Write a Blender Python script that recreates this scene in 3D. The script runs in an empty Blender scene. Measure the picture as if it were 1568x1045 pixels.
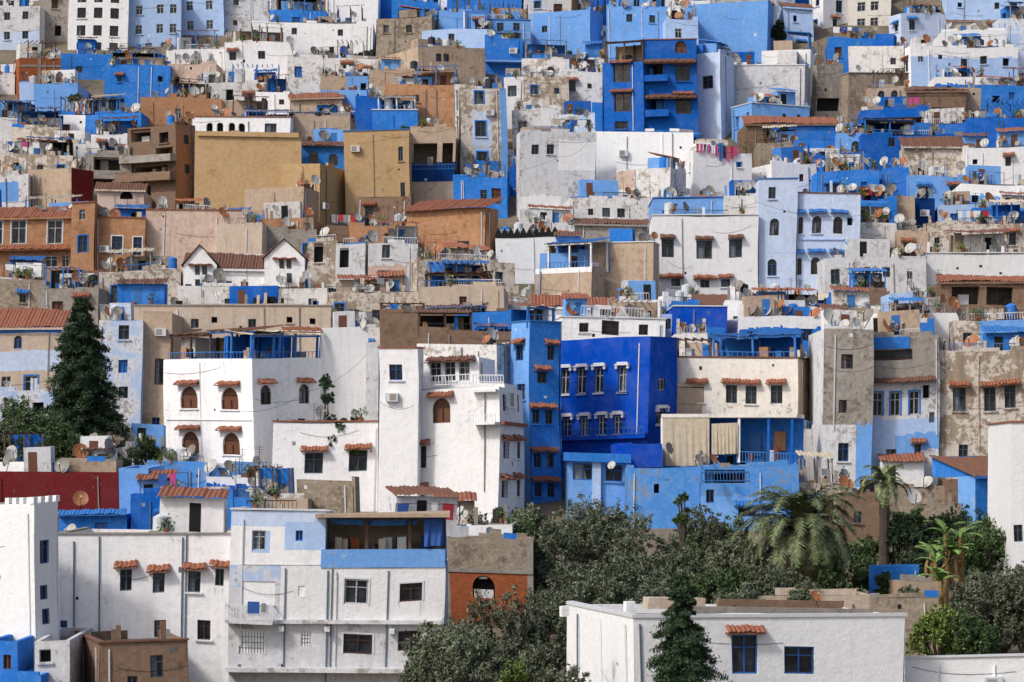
import bpy, math, random
import numpy as np
from mathutils import Vector
random.seed(11); np.random.seed(5)
R=random.random; U=random.uniform
F=4500.; HZ=700.; CX=784.
def D(b): return 150+(1045-b)*.18
def zg(Y):
    if Y>=140:
        y=min(Y,360); z=(700-1045+(y-150)/.18)*y/4500-.5
        return z+max(0,Y-360)*.42
    pts=[(-400,40),(-60,6),(0,-1.8),(4,-1.9),(30,-9),(70,-17),(110,-17),(140,-12.9)]
    for (a,za),(b,zb) in zip(pts,pts[1:]):
        if Y<=b: return za+(zb-za)*max(0,(Y-a)/(b-a))
    return -13
scene=bpy.context.scene
col=scene.collection
def lin(h):
    h=h.lstrip('#'); o=[]
    for i in (0,2,4):
        c=int(h[i:i+2],16)/255; o.append(c/12.92 if c<=.04045 else ((c+.055)/1.055)**2.4)
    return (*o,1)
# ---------------------------------------------------------------- materials
def nodes(name):
    m=bpy.data.materials.new(name); m.use_nodes=True; nt=m.node_tree
    return m,nt,nt.nodes['Principled BSDF']
def nn(nt,t,**k):
    n=nt.nodes.new(t)
    for a,b in k.items(): setattr(n,a,b)
    return n
def noise(nt,vec,scale,det=5,rough=.6):
    n=nn(nt,'ShaderNodeTexNoise'); n.inputs['Scale'].default_value=scale; n.inputs['Detail'].default_value=det; n.inputs['Roughness'].default_value=rough
    nt.links.new(vec,n.inputs['Vector']); return n.outputs['Fac']
def mr(nt,v,a,b,c=0,d=1):
    n=nn(nt,'ShaderNodeMapRange'); nt.links.new(v,n.inputs[0])
    for i,x in enumerate((a,b,c,d)): n.inputs[i+1].default_value=x
    return n.outputs[0]
def mix(nt,f,a,b,mode='MIX'):
    n=nn(nt,'ShaderNodeMixRGB',blend_type=mode)
    for i,x in enumerate((f,a,b)):
        if hasattr(x,'links'): nt.links.new(x,n.inputs[i])
        else: n.inputs[i].default_value=x
    return n.outputs[0]
def comb(nt,a,ka,b,kb):
    n=nn(nt,'ShaderNodeMath',operation='MULTIPLY'); nt.links.new(a,n.inputs[0]); n.inputs[1].default_value=ka
    k=nn(nt,'ShaderNodeMath',operation='MULTIPLY_ADD'); nt.links.new(b,k.inputs[0]); k.inputs[1].default_value=kb; nt.links.new(n.outputs[0],k.inputs[2]); return k.outputs[0]
def vmul(nt,v,s):
    n=nn(nt,'ShaderNodeVectorMath',operation='MULTIPLY'); nt.links.new(v,n.inputs[0]); n.inputs[1].default_value=s; return n.outputs[0]
M={}
def wall(key,hexc,dirt=.35,patch=0,phex='94826f',brick=None,phex2=None,rough=.92):
    m,nt,bs=nodes(key+'_plaster'); M[key]=m
    g=nn(nt,'ShaderNodeNewGeometry'); pos=g.outputs['Position']
    oi=nn(nt,'ShaderNodeObjectInfo'); off=nn(nt,'ShaderNodeVectorMath',operation='MULTIPLY_ADD')
    cb=nn(nt,'ShaderNodeCombineXYZ'); nt.links.new(oi.outputs['Random'],cb.inputs[0]); nt.links.new(oi.outputs['Random'],cb.inputs[2])
    nt.links.new(cb.outputs[0],off.inputs[0]); off.inputs[1].default_value=(60,60,37); nt.links.new(pos,off.inputs[2]); pv=off.outputs[0]
    base=lin(hexc); b3=base[:3]; lum=sum(b3)/3
    nb=noise(nt,pv,.55,5,.68); nf=noise(nt,pv,2.7,6,.76); ns=noise(nt,vmul(nt,pv,(3.2,3.2,.28)),1.,4,.7)
    hs=nn(nt,'ShaderNodeHueSaturation'); hs.inputs['Color'].default_value=base
    nt.links.new(mr(nt,oi.outputs['Random'],0,1,.86,1.08),hs.inputs['Value'])
    nt.links.new(mr(nt,nb,.3,.7,.9,1.04),hs.inputs['Saturation'])
    c=hs.outputs[0]
    if brick:
        sx=nn(nt,'ShaderNodeSeparateXYZ'); nt.links.new(pos,sx.inputs[0])
        ad=nn(nt,'ShaderNodeMath',operation='MULTIPLY_ADD'); nt.links.new(sx.outputs[1],ad.inputs[0]); ad.inputs[1].default_value=.8; nt.links.new(sx.outputs[0],ad.inputs[2])
        cc=nn(nt,'ShaderNodeCombineXYZ'); nt.links.new(ad.outputs[0],cc.inputs[0]); nt.links.new(sx.outputs[2],cc.inputs[1])
        bt=nn(nt,'ShaderNodeTexBrick'); nt.links.new(cc.outputs[0],bt.inputs['Vector']); bt.inputs['Scale'].default_value=brick[0]
        bt.inputs['Color1'].default_value=base; bt.inputs['Color2'].default_value=tuple(x*.6 for x in b3)+(1,); bt.inputs['Mortar'].default_value=lin(brick[1]); bt.inputs['Mortar Size'].default_value=.035
        c=mix(nt,.85,c,bt.outputs[0])
    # broad mottling of old lime wash
    k2=.9 if max(b3)>2*min(b3) else .8
    c=mix(nt,mr(nt,comb(nt,nb,.65,nf,.35),.45,.62,0,min(1,dirt*1.3)),c,tuple(k2*x*y+(1-k2)*lum*y for x,y in zip(b3,(.76,.745,.73)))+(1,))
    # rain streaks
    c=mix(nt,mr(nt,ns,.5,.7,0,dirt*1.15),c,tuple(.45*x+.55*y for x,y in zip(b3,(.13,.115,.1) if (lum>.2 and k2<.9) else (x*.7 for x in b3)))+(1,))
    c=mix(nt,mr(nt,nf,.49,.62,0,.16+.35*dirt),c,tuple(x*.72 for x in b3)+(1,))
    # worn pale scuffs
    c=mix(nt,mr(nt,nf,.46,.36,0,.2+.4*dirt),c,tuple(min(.86,x*(1.12 if lum>.3 else 1.4)+(.05 if lum>.2 else .002)) for x in b3)+(1,))
    if patch:
        t=.60-patch*.15
        pf=mr(nt,comb(nt,nb,.5,nf,.5),t,t+.035,0,.5+.4*patch)
        pc=mix(nt,mr(nt,ns,.35,.65),lin(phex),tuple(x*.6 for x in lin(phex)[:3])+(1,))
        c=mix(nt,pf,c,pc)
    if phex2:
        c=mix(nt,mr(nt,comb(nt,nb,.6,nf,.4),.505,.47,0,.75),c,lin(phex2))
    nt.links.new(c,bs.inputs['Base Color']); bs.inputs['Roughness'].default_value=rough
    bs.inputs['Specular IOR Level'].default_value=.04
    b=nn(nt,'ShaderNodeBump'); b.inputs['Strength'].default_value=.6; b.inputs['Distance'].default_value=.09
    nt.links.new(nf,b.inputs['Height']); nt.links.new(b.outputs[0],bs.inputs['Normal'])
def plain(key,hexc,rough=.7,var=.3,scale=3,metal=0):
    m,nt,bs=nodes(key); M[key]=m
    g=nn(nt,'ShaderNodeNewGeometry'); c=lin(hexc)
    n=noise(nt,g.outputs['Position'],scale,4,.7)
    o=mix(nt,mr(nt,n,.35,.7,0,1),c,tuple(x*(1-var) for x in c[:3])+(1,))
    nt.links.new(o,bs.inputs['Base Color']); bs.inputs['Roughness'].default_value=rough; bs.inputs['Metallic'].default_value=metal
wall('white','EFEFF0',.2,.08,'c2bdb6')
wall('cleanwhite','F1F2F3',.1,.0)
wall('cream','E4DED4',.26,.18)
wall('rough','E0DEDC',.42,.48,'a39382')
wall('rough2','D2C8BD',.5,.75,'998670')
wall('greywhite','D6D7DA',.42,.36,'9a9189')
wall('washed','DDE1E9',.42,.36,'9a8f84',phex2='9DBAE2')
wall('pale','AAC5EC',.28,.15,'c6cfda')
wall('paleW','C4D4EE',.26,.12,'dadde2')
wall('light','6DA4E6',.3,.3,'9fbfe4')
wall('blue','2A7AD2',.3,.2,'66a0dc')
wall('vivid','0E60BC',.3,.12,'3f88d0')
wall('royal','0048B4',.16,0)
wall('navy','10356e',.3,0)
wall('tan','B9A38D',.42,.32,'98846f')
wall('tanW','C7B4A1',.45,.42,'d6cec4')
wall('ochre','BE9F76',.25,.15,'a5885f')
wall('orange','AE8260',.42,.28,'8a6c54')
wall('brown','836c5b',.5,.3,'665243')
wall('stone','A39482',.5,.5,'7a6b5b',brick=(1.8,'968c80'))
wall('grey','9C958D',.48,.42,'787066')
wall('red','74282A',.3,.05)
wall('brick','AC5A34',.25,.1,'8e7a66',brick=(2.3,'8c6a50'))
wall('pink','CBB3A4',.42,.32,'ac917e')
wall('blueold','5E98DC',.42,.42,'a0a6ae',phex2='4489d2')
plain('tile','9C6046',.85,.55,5); plain('tileD','75503F',.9,.5,5); plain('concrete','9a938b',.9,.4,2)
plain('roofdeck','8f8073',.95,.5,.7); plain('frameG','5b6a78',.5,.2); plain('frameW','d2d4d8',.5,.12); plain('frameB','2a66b0',.5,.3); plain('frameN','5a3826',.55,.3)
plain('shutN','6b412a',.6,.4,6); plain('shutB','2f74bc',.6,.35,6); plain('iron','22262b',.5,.2,metal=.3); plain('dark','0b0c0e',.9,.2); plain('curtain','8b949d',.9,.4,3)
plain('wood','5b4332',.8,.4,6); plain('dishw','bdbcb8',.45,.3,6); plain('disho','ab6e44',.6,.5,7); plain('dishg','86817a',.55,.35,7)
plain('tank','1d2126',.4,.2); plain('tankw','c8ccd0',.5,.1); plain('bluerail','2e72c0',.5,.2); plain('whiterail','d8dade',.6,.1)
plain('c_red','a82c38',.9,.2);plain('c_pink','c04484',.9,.2);plain('c_white','d9dade',.9,.1);plain('c_blue','2f58a0',.9,.2);plain('c_green','4c7260',.9,.2);plain('c_yel','b89a50',.9,.2);plain('c_blk','1c1c22',.9,.2);plain('c_beige','beb29c',.9,.25);plain('c_grey','83868c',.9,.25)
CLO=['c_red','c_white','c_white','c_blue','c_blk','c_beige','c_grey','c_grey','c_white','c_blue','c_pink']
m,nt,bs=nodes('window_glass'); M['glass']=m
g=nn(nt,'ShaderNodeNewGeometry'); nt.links.new(mix(nt,mr(nt,noise(nt,g.outputs['Position'],.9,2),.4,.6),(.012,.015,.02,1),(.05,.06,.075,1)),bs.inputs['Base Color']); bs.inputs['Roughness'].default_value=.12
def foliage(key,a,b,c3,scale=1.3):
    m,nt,bs=nodes(key); M[key]=m
    g=nn(nt,'ShaderNodeNewGeometry'); p=g.outputs['Position']
    c=mix(nt,mr(nt,noise(nt,p,scale,3),.38,.62),lin(a),lin(b)); c=mix(nt,mr(nt,noise(nt,p,9,2),.48,.66),c,lin(c3))
    oi=nn(nt,'ShaderNodeObjectInfo'); hs=nn(nt,'ShaderNodeHueSaturation'); nt.links.new(c,hs.inputs['Color']); nt.links.new(mr(nt,oi.outputs['Random'],0,1,.8,1.2),hs.inputs['Value'])
    nt.links.new(hs.outputs[0],bs.inputs['Base Color']); bs.inputs['Roughness'].default_value=.6; bs.inputs['Specular IOR Level'].default_value=.2
foliage('olive','606852','3d4636','8d947c'); foliage('fir','30442c','1e3020','4a5c42'); foliage('bush','42582f','283721','70845a')
foliage('lime','5c6c38','36481f','8a9a4c'); foliage('palmleaf','66724e','43513a','949a70'); foliage('palmdead','8a7048','6a5534','a88e60'); foliage('banana','6b8a48','3f5f30','98a860')
plain('bark','4a4038',.95,.4,4)
# ---------------------------------------------------------------- mesh building
def sway(x,y,z):
    # hand-built walls: nothing is quite plumb or level
    return (x+.10*math.sin(.37*z+.23*y+.11*x), y, z+.11*math.sin(.31*x+.17*y)+.05*math.sin(.9*x+.4*y))
class MB:
    def __init__(s): s.v=[];s.f=[];s.m=[];s.slots=[]
    def add(s,pts,mat):
        if mat not in s.slots: s.slots.append(mat)
        i=len(s.v); s.v+= [tuple(p) for p in pts]; s.f.append(tuple(range(i,i+len(pts)))); s.m.append(s.slots.index(mat))
    def obj(s,name,parent=None,org=(0,0,0),sw=False):
        vv=[sway(*p) for p in s.v] if sw else s.v
        me=bpy.data.meshes.new(name); me.from_pydata([(a-org[0],b-org[1],c-org[2]) for a,b,c in vv],[],s.f)
        for k in s.slots: me.materials.append(M[k])
        me.polygons.foreach_set('material_index',s.m); me.update()
        o=bpy.data.objects.new(name,me); col.objects.link(o)
        if parent: o.parent=parent
        else: o.location=org
        return o
def boxp(mb,pf,t0,t1,d0,d1,z0,z1,mat):
    c=[pf(t,d,z) for z in (z0,z1) for t,d in ((t0,d0),(t1,d0),(t1,d1),(t0,d1))]
    for q in ((0,1,2,3),(4,5,6,7),(0,1,5,4),(1,2,6,5),(2,3,7,6),(3,0,4,7)): mb.add([c[i] for i in q],mat)
def sheet(mb,a,b,c,d,mat,period=.26,amp=.07):
    a,b,c,d=map(Vector,(a,b,c,d)); n=max(2,int((b-a).length/period))*2
    up=(b-a).cross(d-a).normalized()
    if up.z<0: up=-up
    P=[]
    for i in range(n+1):
        t=i/n; o=up*(amp if i%2 else 0)+Vector((0,0,.03*math.sin(i*.9)+U(-.012,.012))); P.append((a.lerp(b,t)+o,d.lerp(c,t)+o))
    for i in range(n): mb.add([P[i][0],P[i+1][0],P[i+1][1],P[i][1]],mat)
RECTS=[]
class House:
    def __init__(s,xl,xc,xr,top,bot,mat,th=None,Y=None,dep=9,name=None,win=(),reg=(),clut=2,roof=None,cop=None,filler=False,auto=None,rough=None,bits=True):
        s.name=name or NAMES.get(mat,'house'); s.mat=mat
        s.Y0=Y or D(bot); s.X0=(xc-CX)/F*s.Y0
        if th is None: th=32 if xl<xc else U(-4,4)
        a=math.radians(th); s.du=(math.cos(a),math.sin(a)); s.dl=(-math.sin(a),math.cos(a))
        s.W=s.ut('R',xr) if xr>xc else dep
        s.L=s.ut('L',xl) if xl<xc else dep
        s.L=min(s.L,26); s.W=min(s.W,60)
        s.z1=(HZ-top)*s.Y0/F
        ys=[s.Y0,s.Y0+s.W*s.du[1],s.Y0+s.L*s.dl[1]]
        s.z0=zg(min(ys))-1.2
        s.mb={}; s.xl,s.xc,s.xr,s.top,s.bot=xl,xc,xr,top,bot
        s.org=(s.X0,s.Y0,s.z0); s.rough=(mat in('rough','rough2','grey','stone','tan','tanW','brown','pink','greywhite','washed','blueold')) if rough is None else rough
        RECTS.append((xl,xr,top,bot,s.Y0))
        holes={'R':[], 'L':[]}; regs={'R':[], 'L':[]}
        for fc,xs,yy,w,h,st in win:
            for x in xs:
                for y in (yy if isinstance(yy,(list,tuple)) else [yy]):
                    t0=s.ut(fc,x-w/2); t1=s.ut(fc,x+w/2); t0,t1=min(t0,t1),max(t0,t1)
                    tm=(t0+t1)/2; zb=s.zt(fc,tm,y+h/2); zt=s.zt(fc,tm,y-h/2)
                    mx=(s.W if fc=='R' else s.L)-.12; t0=max(.12,t0); t1=min(mx,t1); zt=min(zt,s.z1-.15)
                    if t1-t0>.15 and zt-zb>.15: holes[fc].append((t0,t1,zb,zt,st))
        if auto:
            for fc in (('R','L') if xl<xc else ('R',)):
                T=s.W if fc=='R' else s.L
                n=int(T/2.1)
                for k in range(n):
                    for fl in range(auto if isinstance(auto,int) else 2):
                        if R()<.25: continue
                        tc=(k+.5)*T/n+U(-.45,.45); w=U(.4,1.0); h=w*U(1.0,1.7); zt=s.z1-.7-fl*2.7-U(0,.6)
                        if tc-w/2<.3 or tc+w/2>T-.3: continue
                        holes[fc].append((tc-w/2,tc+w/2,zt-h,zt,random.choice(['g','g','gN','d','gc','gs','gW','xN','xB','d','gsk','aN','gT','gB','xNc'])))
        for r in reg:
            fc,x1,y1,x2,y2,mt=r
            ta,tb=sorted((s.ut(fc,x1),s.ut(fc,x2))); tm=s.ut(fc,(x1+x2)/2)
            regs[fc].append((ta,tb,s.zt(fc,tm,y2),s.zt(fc,tm,y1)+(5 if y1<=top else 0),mt))
        s.facade('R',s.W,holes['R'],regs['R']); s.facade('L',s.L,holes['L'],regs['L'])
        w=s.part('walls'); P=s.pf('R')
        w.add([P(s.W,0,s.z0),P(s.W,s.L,s.z0),P(s.W,s.L,s.z1),P(s.W,0,s.z1)],mat)
        w.add([P(0,s.L,s.z0),P(s.W,s.L,s.z0),P(s.W,s.L,s.z1),P(0,s.L,s.z1)],mat)
        if roof and roof[0]=='shed': s.shed(roof[1],roof[2],roof[3] if len(roof)>3 else 'tile')
        else:
            k=.22; zr=s.z1-.45; a_=[(0,0),(s.W,0),(s.W,s.L),(0,s.L)]; b_=[(k,k),(s.W-k,k),(s.W-k,s.L-k),(k,s.L-k)]
            for i in range(4):
                j=(i+1)%4
                w.add([P(*a_[i],s.z1),P(*a_[j],s.z1),P(*b_[j],s.z1),P(*b_[i],s.z1)],mat)
                w.add([P(*b_[i],s.z1),P(*b_[j],s.z1),P(*b_[j],zr),P(*b_[i],zr)],mat)
            s.part('roof').add([P(*q,zr) for q in b_],'roofdeck')
            if cop:
                q=s.part('coping')
                boxp(q,P,-.07,s.W+.07,-.08,.26,s.z1+.003,s.z1+.1,cop)
                boxp(q,P,-.07,.26,.262,s.L+.07,s.z1+.003,s.z1+.1,cop)
            elif bits: s.bits(.6 if (s.rough or filler) else .35)
            n=clut if not (s.Y0>222 and clut>0 and s.W>3) else clut+1+(s.W>7)
            for i in range(n): s.clutter(filler)
        s.detail('R',s.W,holes['R'])
        if xl<xc: s.detail('L',s.L,holes['L'])
    def part(s,n):
        if n not in s.mb: s.mb[n]=MB()
        return s.mb[n]
    def dirv(s,fc): return s.du if fc=='R' else s.dl
    def ut(s,fc,px):
        dx,dy=s.dirv(fc); k=(px-CX)/F; return (k*s.Y0-s.X0)/(dx-k*dy)
    def zt(s,fc,t,py): return (HZ-py)*(s.Y0+t*s.dirv(fc)[1])/F
    def pf(s,fc):
        a=s.dirv(fc); b=s.dl if fc=='R' else s.du
        return lambda t,d,z:(s.X0+t*a[0]+d*b[0], s.Y0+t*a[1]+d*b[1], z)
    def detail(s,fc,T,holes):
        if T<2 : return
        P=s.pf(fc); q=s.part('pipes_and_cables'); zb=max(s.z0+1,s.z1-7)
        def free(a,b,c,d): return all(b<h[0]-.15 or a>h[1]+.15 or d<h[2]-.2 or c>h[3]+.35 for h in holes)
        for i in range(int(T*.22+R()*1.4)):
            t=U(.15,T-.2)
            if free(t,t+.08,zb,s.z1-.3): boxp(q,P,t,t+.07,-.075,-.004,zb,s.z1-U(.2,.5),random.choice(['frameG','concrete','frameW','frameW',s.mat]))
        for i in range(int(T*.3+R())):
            t=U(.3,T-.5); z=U(max(zb,s.z1-6),s.z1-.5); k=U(.12,.26)
            if free(t,t+k,z,z+k): boxp(q,P,t,t+k,-.006,-.002,z,z+k*U(.7,1.3),random.choice(['dark','concrete','frameG','dark','frameW']))
        if R()<.25:
            t=U(.3,max(.4,T-1.2)); z=U(max(zb,s.z1-5),s.z1-1.1)
            if free(t,t+.85,z,z+.6):
                boxp(q,P,t,t+.85,-.36,-.03,z,z+.58,'tankw'); boxp(q,P,t+.1,t+.55,-.37,-.362,z+.08,z+.5,'concrete')
        for i in range(int(T*.14+R()*1.2)):
            a=U(0,T*.6); b=min(T,a+U(2,6)); z=U(zb+1,s.z1-.15); e=U(-.5,.5); sg=U(.05,.4); n=7; pr=None
            for j in range(n+1):
                u=j/n; pt=(a+(b-a)*u,min(s.z1,z+e*u-sg*4*u*(1-u)))
                if pr: q.add([P(pr[0],-.02,pr[1]),P(pt[0],-.02,pt[1]),P(pt[0],-.02,pt[1]+.022),P(pr[0],-.02,pr[1]+.022)],'iron')
                pr=pt
    def facade(s,fc,T,holes,regs):
        w=s.part('walls'); P=s.pf(fc); ok=[]
        for h in holes:
            if all(h[0]>=o[1]+.05 or h[1]<=o[0]-.05 or h[2]>=o[3]+.05 or h[3]<=o[2]-.05 for o in ok): ok.append(h)
        ts={0,T}; zs={s.z0,s.z1}
        for h in list(ok)+[r for r in regs]:
            ts|={round(min(T,max(0,h[0])),4),round(min(T,max(0,h[1])),4)}; zs|={round(min(s.z1,max(s.z0,h[2])),4),round(min(s.z1,max(s.z0,h[3])),4)}
        ts=sorted(ts); zs=sorted(zs)
        for a,b in zip(ts,ts[1:]):
            if b-a<1e-3: continue
            for c,d in zip(zs,zs[1:]):
                if d-c<1e-3: continue
                tm=(a+b)/2; zm=(c+d)/2
                if any(h[0]<tm<h[1] and h[2]<zm<h[3] for h in ok): continue
                mt=s.mat
                for r in regs:
                    if r[0]<tm<r[1] and r[2]<zm<r[3]: mt=r[4]
                w.add([P(a,0,c),P(b,0,c),P(b,0,d),P(a,0,d)],mt)
        # ragged brushed edge where one coat of paint stops on another
        for r in regs:
            if r[4] in ('brick','concrete') or s.mat=='stone': continue
            a=max(0,r[0]); b=min(T,r[1]); z=r[3]
            if z<s.z1-.3 and b-a>1:
                t=a
                while t<b-.2:
                    l=min(U(.2,.9),b-t); e=U(.03,.32)
                    if R()<.6 and all(t+l<h[0] or t>h[1] or z+e<h[2] or z>h[3] for h in ok): w.add([P(t,-.004,z-.02),P(t+l,-.004,z-.02),P(t+l*U(.6,1),-.004,z+e*U(.5,1)),P(t+l*U(0,.4),-.004,z+e)],r[4])
                    t+=l
        for h in ok:
            tm=(h[0]+h[1])/2; zm=(h[2]+h[3])/2; mt=s.mat
            for r in regs:
                if r[0]<tm<r[1] and r[2]<zm<r[3]: mt=r[4]
            s.window(P,*h,mt)
    def window(s,P,t0,t1,z0,z1,st,wm):
        w=s.part('walls'); f=s.part('windows'); tr=s.part('trim')
        dp=2.6 if 'O' in st else (.5 if 'd' in st else .22)
        im='stone' if 'O' in st else wm
        for a,b in (((t0,z0),(t1,z0)),((t1,z0),(t1,z1)),((t1,z1),(t0,z1)),((t0,z1),(t0,z0))):
            w.add([P(a[0],0,a[1]),P(b[0],0,b[1]),P(b[0],dp,b[1]),P(a[0],dp,a[1])],im)
        W=t1-t0
        back='dark' if 'd' in st else ('shutN' if 'xN' in st else 'shutB' if 'xB' in st else 'grey' if 'O' in st else 'glass')
        f.add([P(t0,dp-.01,z0),P(t1,dp-.01,z0),P(t1,dp-.01,z1),P(t0,dp-.01,z1)],back)
        if 'O' in st:
            for i in range(int(W/1.3)):
                t=U(t0+.3,t1-.6); boxp(f,P,t,t+U(.3,.9),U(.5,1),U(1.1,1.8),z0,z0+U(.5,1.5),random.choice(['wood','tankw','shutB','concrete','c_beige','dark']))
            n=max(1,round(W/2.6))
            for i in range(1,n): boxp(f,P,t0+W*i/n-.09,t0+W*i/n+.09,.05,.23,z0,z1,'wood')
            return
        if 'a' in st:
            r=W/2; tc=(t0+t1)/2; zc=z1-r; arc=[(tc+r*math.cos(x),zc+r*math.sin(x)) for x in [math.pi*i/10 for i in range(11)]]
            for i in range(10):
                (a,b),(c,d)=arc[i],arc[i+1]; cn=t1 if i<5 else t0
                w.add([P(cn,0,z1),P(a,0,b),P(c,0,d)],wm); w.add([P(a,0,b),P(c,0,d),P(c,.15,d),P(a,.15,b)],wm)
        if 'd' not in st:
            fm='frameN' if 'N' in st else 'frameB' if 'B' in st else 'frameW' if 'W' in st else 'frameG'
            k=.06 if W<1 else .08; z1f=z1-(W/2 if 'a' in st else 0)
            if 'a' not in st: boxp(f,P,t0+k,t1-k,.1,.17,z1-k,z1-.002,fm)
            boxp(f,P,t0+.002,t0+k,.1,.17,z0,z1f,fm); boxp(f,P,t1-k,t1-.002,.1,.17,z0,z1f,fm)
            boxp(f,P,t0+k,t1-k,.1,.17,z0,z0+k,fm)
            boxp(f,P,(t0+t1)/2-.035,(t0+t1)/2+.035,.105,.165,z0+k,z1f-(k if z1f==z1 else 0),fm)
            if z1-z0>.9 : boxp(f,P,t0+k,t1-k,.11,.16,z0+(z1-z0)*.66,z0+(z1-z0)*.66+.05,fm)
            if R()<.3 and 'x' not in st: f.add([P(t0+k,.19,z0+k),P(t0+W*U(.35,.9),.19,z0+k),P(t0+W*U(.35,.9),.19,z1f),P(t0+k,.19,z1f)],'curtain')
        if 'g' in st and W>.4:
            n=max(3,int(W/.16)); gm='iron'
            for i in range(n+1):
                t=t0+.02+(W-.06)*i/n; boxp(f,P,t,t+.018,.02,.035,z0,z1-.01,gm)
            for q in (.25,.5,.75): boxp(f,P,t0+.01,t1-.01,.02,.03,z0+(z1-z0)*q,z0+(z1-z0)*q+.02,gm)
        if 's' in st or R()<.35: boxp(tr,P,t0-.12,t1+.12,-.12,.003,z0-.1,z0-.003,wm)
        # a dirt run under the sill
        if R()<.4 and wm in('white','greywhite','rough','cream','washed','pale','paleW'):
            for x in (t0-.05,t1-.08): 
                l=U(.3,1.0); w.add([P(x,-.003,z0-.1),P(x+U(.06,.13),-.003,z0-.1),P(x+.05,-.003,z0-.1-l)],'greywhite')
        if 't' in st or 'T' in st:
            tm='frameW' if 't' in st else 'blue'; e=.1
            boxp(tr,P,t0-e,t0-.001,-.03,-.002,z0,z1+e,tm); boxp(tr,P,t1+.001,t1+e,-.03,-.002,z0,z1+e,tm)
            boxp(tr,P,t0,t1,-.03,-.002,z1+.001,z1+e,tm)
        if 'h' in st:
            boxp(tr,P,t0-.22,t1+.22,-.3,-.002,z1+.12,z1+.24,'frameW'); boxp(tr,P,t0-.08,t1+.08,-.22,-.002,z1+.242,z1+.36,'frameW')
            boxp(tr,P,t0-.2,t0-.04,-.25,-.002,z1-.12,z1+.118,'frameW'); boxp(tr,P,t1+.04,t1+.2,-.25,-.002,z1-.12,z1+.118,'frameW')
            boxp(tr,P,t0-.1,t1+.1,-.12,-.002,z0-.12,z0-.003,'frameW')
        if 'c' in st or 'k' in st: s.canopy(P,t0-.3,t1+.3,z1+.14,'tile' if 'c' in st else 'shutB')
    def canopy(s,P,t0,t1,z,mat,out=.5,rise=.28):
        c=s.part('canopies')
        sheet(c,P(t0,-out,z),P(t1,-out,z),P(t1,-.003,z+rise),P(t0,-.003,z+rise),mat,.22,.06)
        boxp(c,P,t0,t1,-out+.03,-.003,z-.07,z-.005,mat)
    def tcan(s,fc,x1,x2,y,mat='tile',out=.5,rise=.28):
        a,b=sorted((s.ut(fc,x1),s.ut(fc,x2))); s.canopy(s.pf(fc),a,b,s.zt(fc,(a+b)/2,y),mat,out,rise)
    def shed(s,rise,run,mat):
        P=s.pf('R'); r=s.part('roof'); a=.3
        A,B,C,Dd=P(-.25,-a,s.z1-.05),P(s.W+.25,-a,s.z1-.05),P(s.W+.25,run,s.z1+rise),P(-.25,run,s.z1+rise)
        sheet(r,A,B,C,Dd,mat)
        r.add([P(-.2,-a,s.z1-.2),P(s.W+.2,-a,s.z1-.2),P(s.W+.2,-a,s.z1-.03),P(-.2,-a,s.z1-.03)],s.mat)
        w=s.part('walls'); z2=s.z1+rise-.04
        for t in (0,s.W): w.add([P(t,0,s.z1-.1),P(t,run,s.z1-.1),P(t,run,z2)],s.mat)
        w.add([P(0,run,s.z1-.1),P(s.W,run,s.z1-.1),P(s.W,run,z2),P(0,run,z2)],s.mat)
        r.add([P(0,0,s.z1-.1),P(s.W,0,s.z1-.1),P(s.W,s.L,s.z1-.1),P(0,s.L,s.z1-.1)],'roofdeck')
    def bits(s,pr):
        w=s.part('parapet'); P=s.pf('R'); t=0.; T=s.W
        while t<T-.3:
            l=min(U(.4,2.2),T-t)
            if R()<pr: boxp(w,P,t,t+l,.0,.22,s.z1+.003,s.z1+U(.03,.4),s.mat if R()<.8 else random.choice(['concrete','rough','blue']))
            t+=l
    def bx(s,fc,x1,x2,y1,y2,d0,d1,mat,part='annex'):
        a,b=sorted((s.ut(fc,x1),s.ut(fc,x2))); tm=(a+b)/2
        boxp(s.part(part),s.pf(fc),a,b,d0,d1,s.zt(fc,tm,y2),s.zt(fc,tm,y1),mat)
    def rail(s,fc,x1,x2,y1,y2,d=.05,mat='bluerail',step=.3):
        a,b=sorted((s.ut(fc,x1),s.ut(fc,x2))); tm=(a+b)/2; z0,z1=s.zt(fc,tm,y2),s.zt(fc,tm,y1); P=s.pf(fc); r=s.part('railing')
        boxp(r,P,a,b,d,d+.06,z1-.06,z1,mat); boxp(r,P,a,b,d,d+.05,z0+.05,z0+.1,mat)
        n=max(2,int((b-a)/step))
        for i in range(n+1):
            t=a+(b-a)*i/n; boxp(r,P,t-.02,t+.02,d+.01,d+.05,z0,z1-.06,mat)
    def balcony(s,fc,x1,x2,y1,y2,dep=.9,mat='white',rm=None):
        a,b=sorted((s.ut(fc,x1),s.ut(fc,x2))); tm=(a+b)/2; z0,z1=s.zt(fc,tm,y2),s.zt(fc,tm,y1); P=s.pf(fc); r=s.part('balcony')
        boxp(r,P,a,b,-dep,-.003,z0-.18,z0,mat)
        if rm: 
            s.rail(fc,x1,x2,y1,y2,-dep+.03,rm,.14)
            for t in (a,b-.05): boxp(r,P,t,t+.05,-dep,-.003,z1-.06,z1,rm)
        else:
            boxp(r,P,a,b,-dep,-dep+.12,z0,z1,mat)
            for t in (a,b-.12): boxp(r,P,t,t+.12,-dep+.12,-.003,z0,z1,mat)
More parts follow.
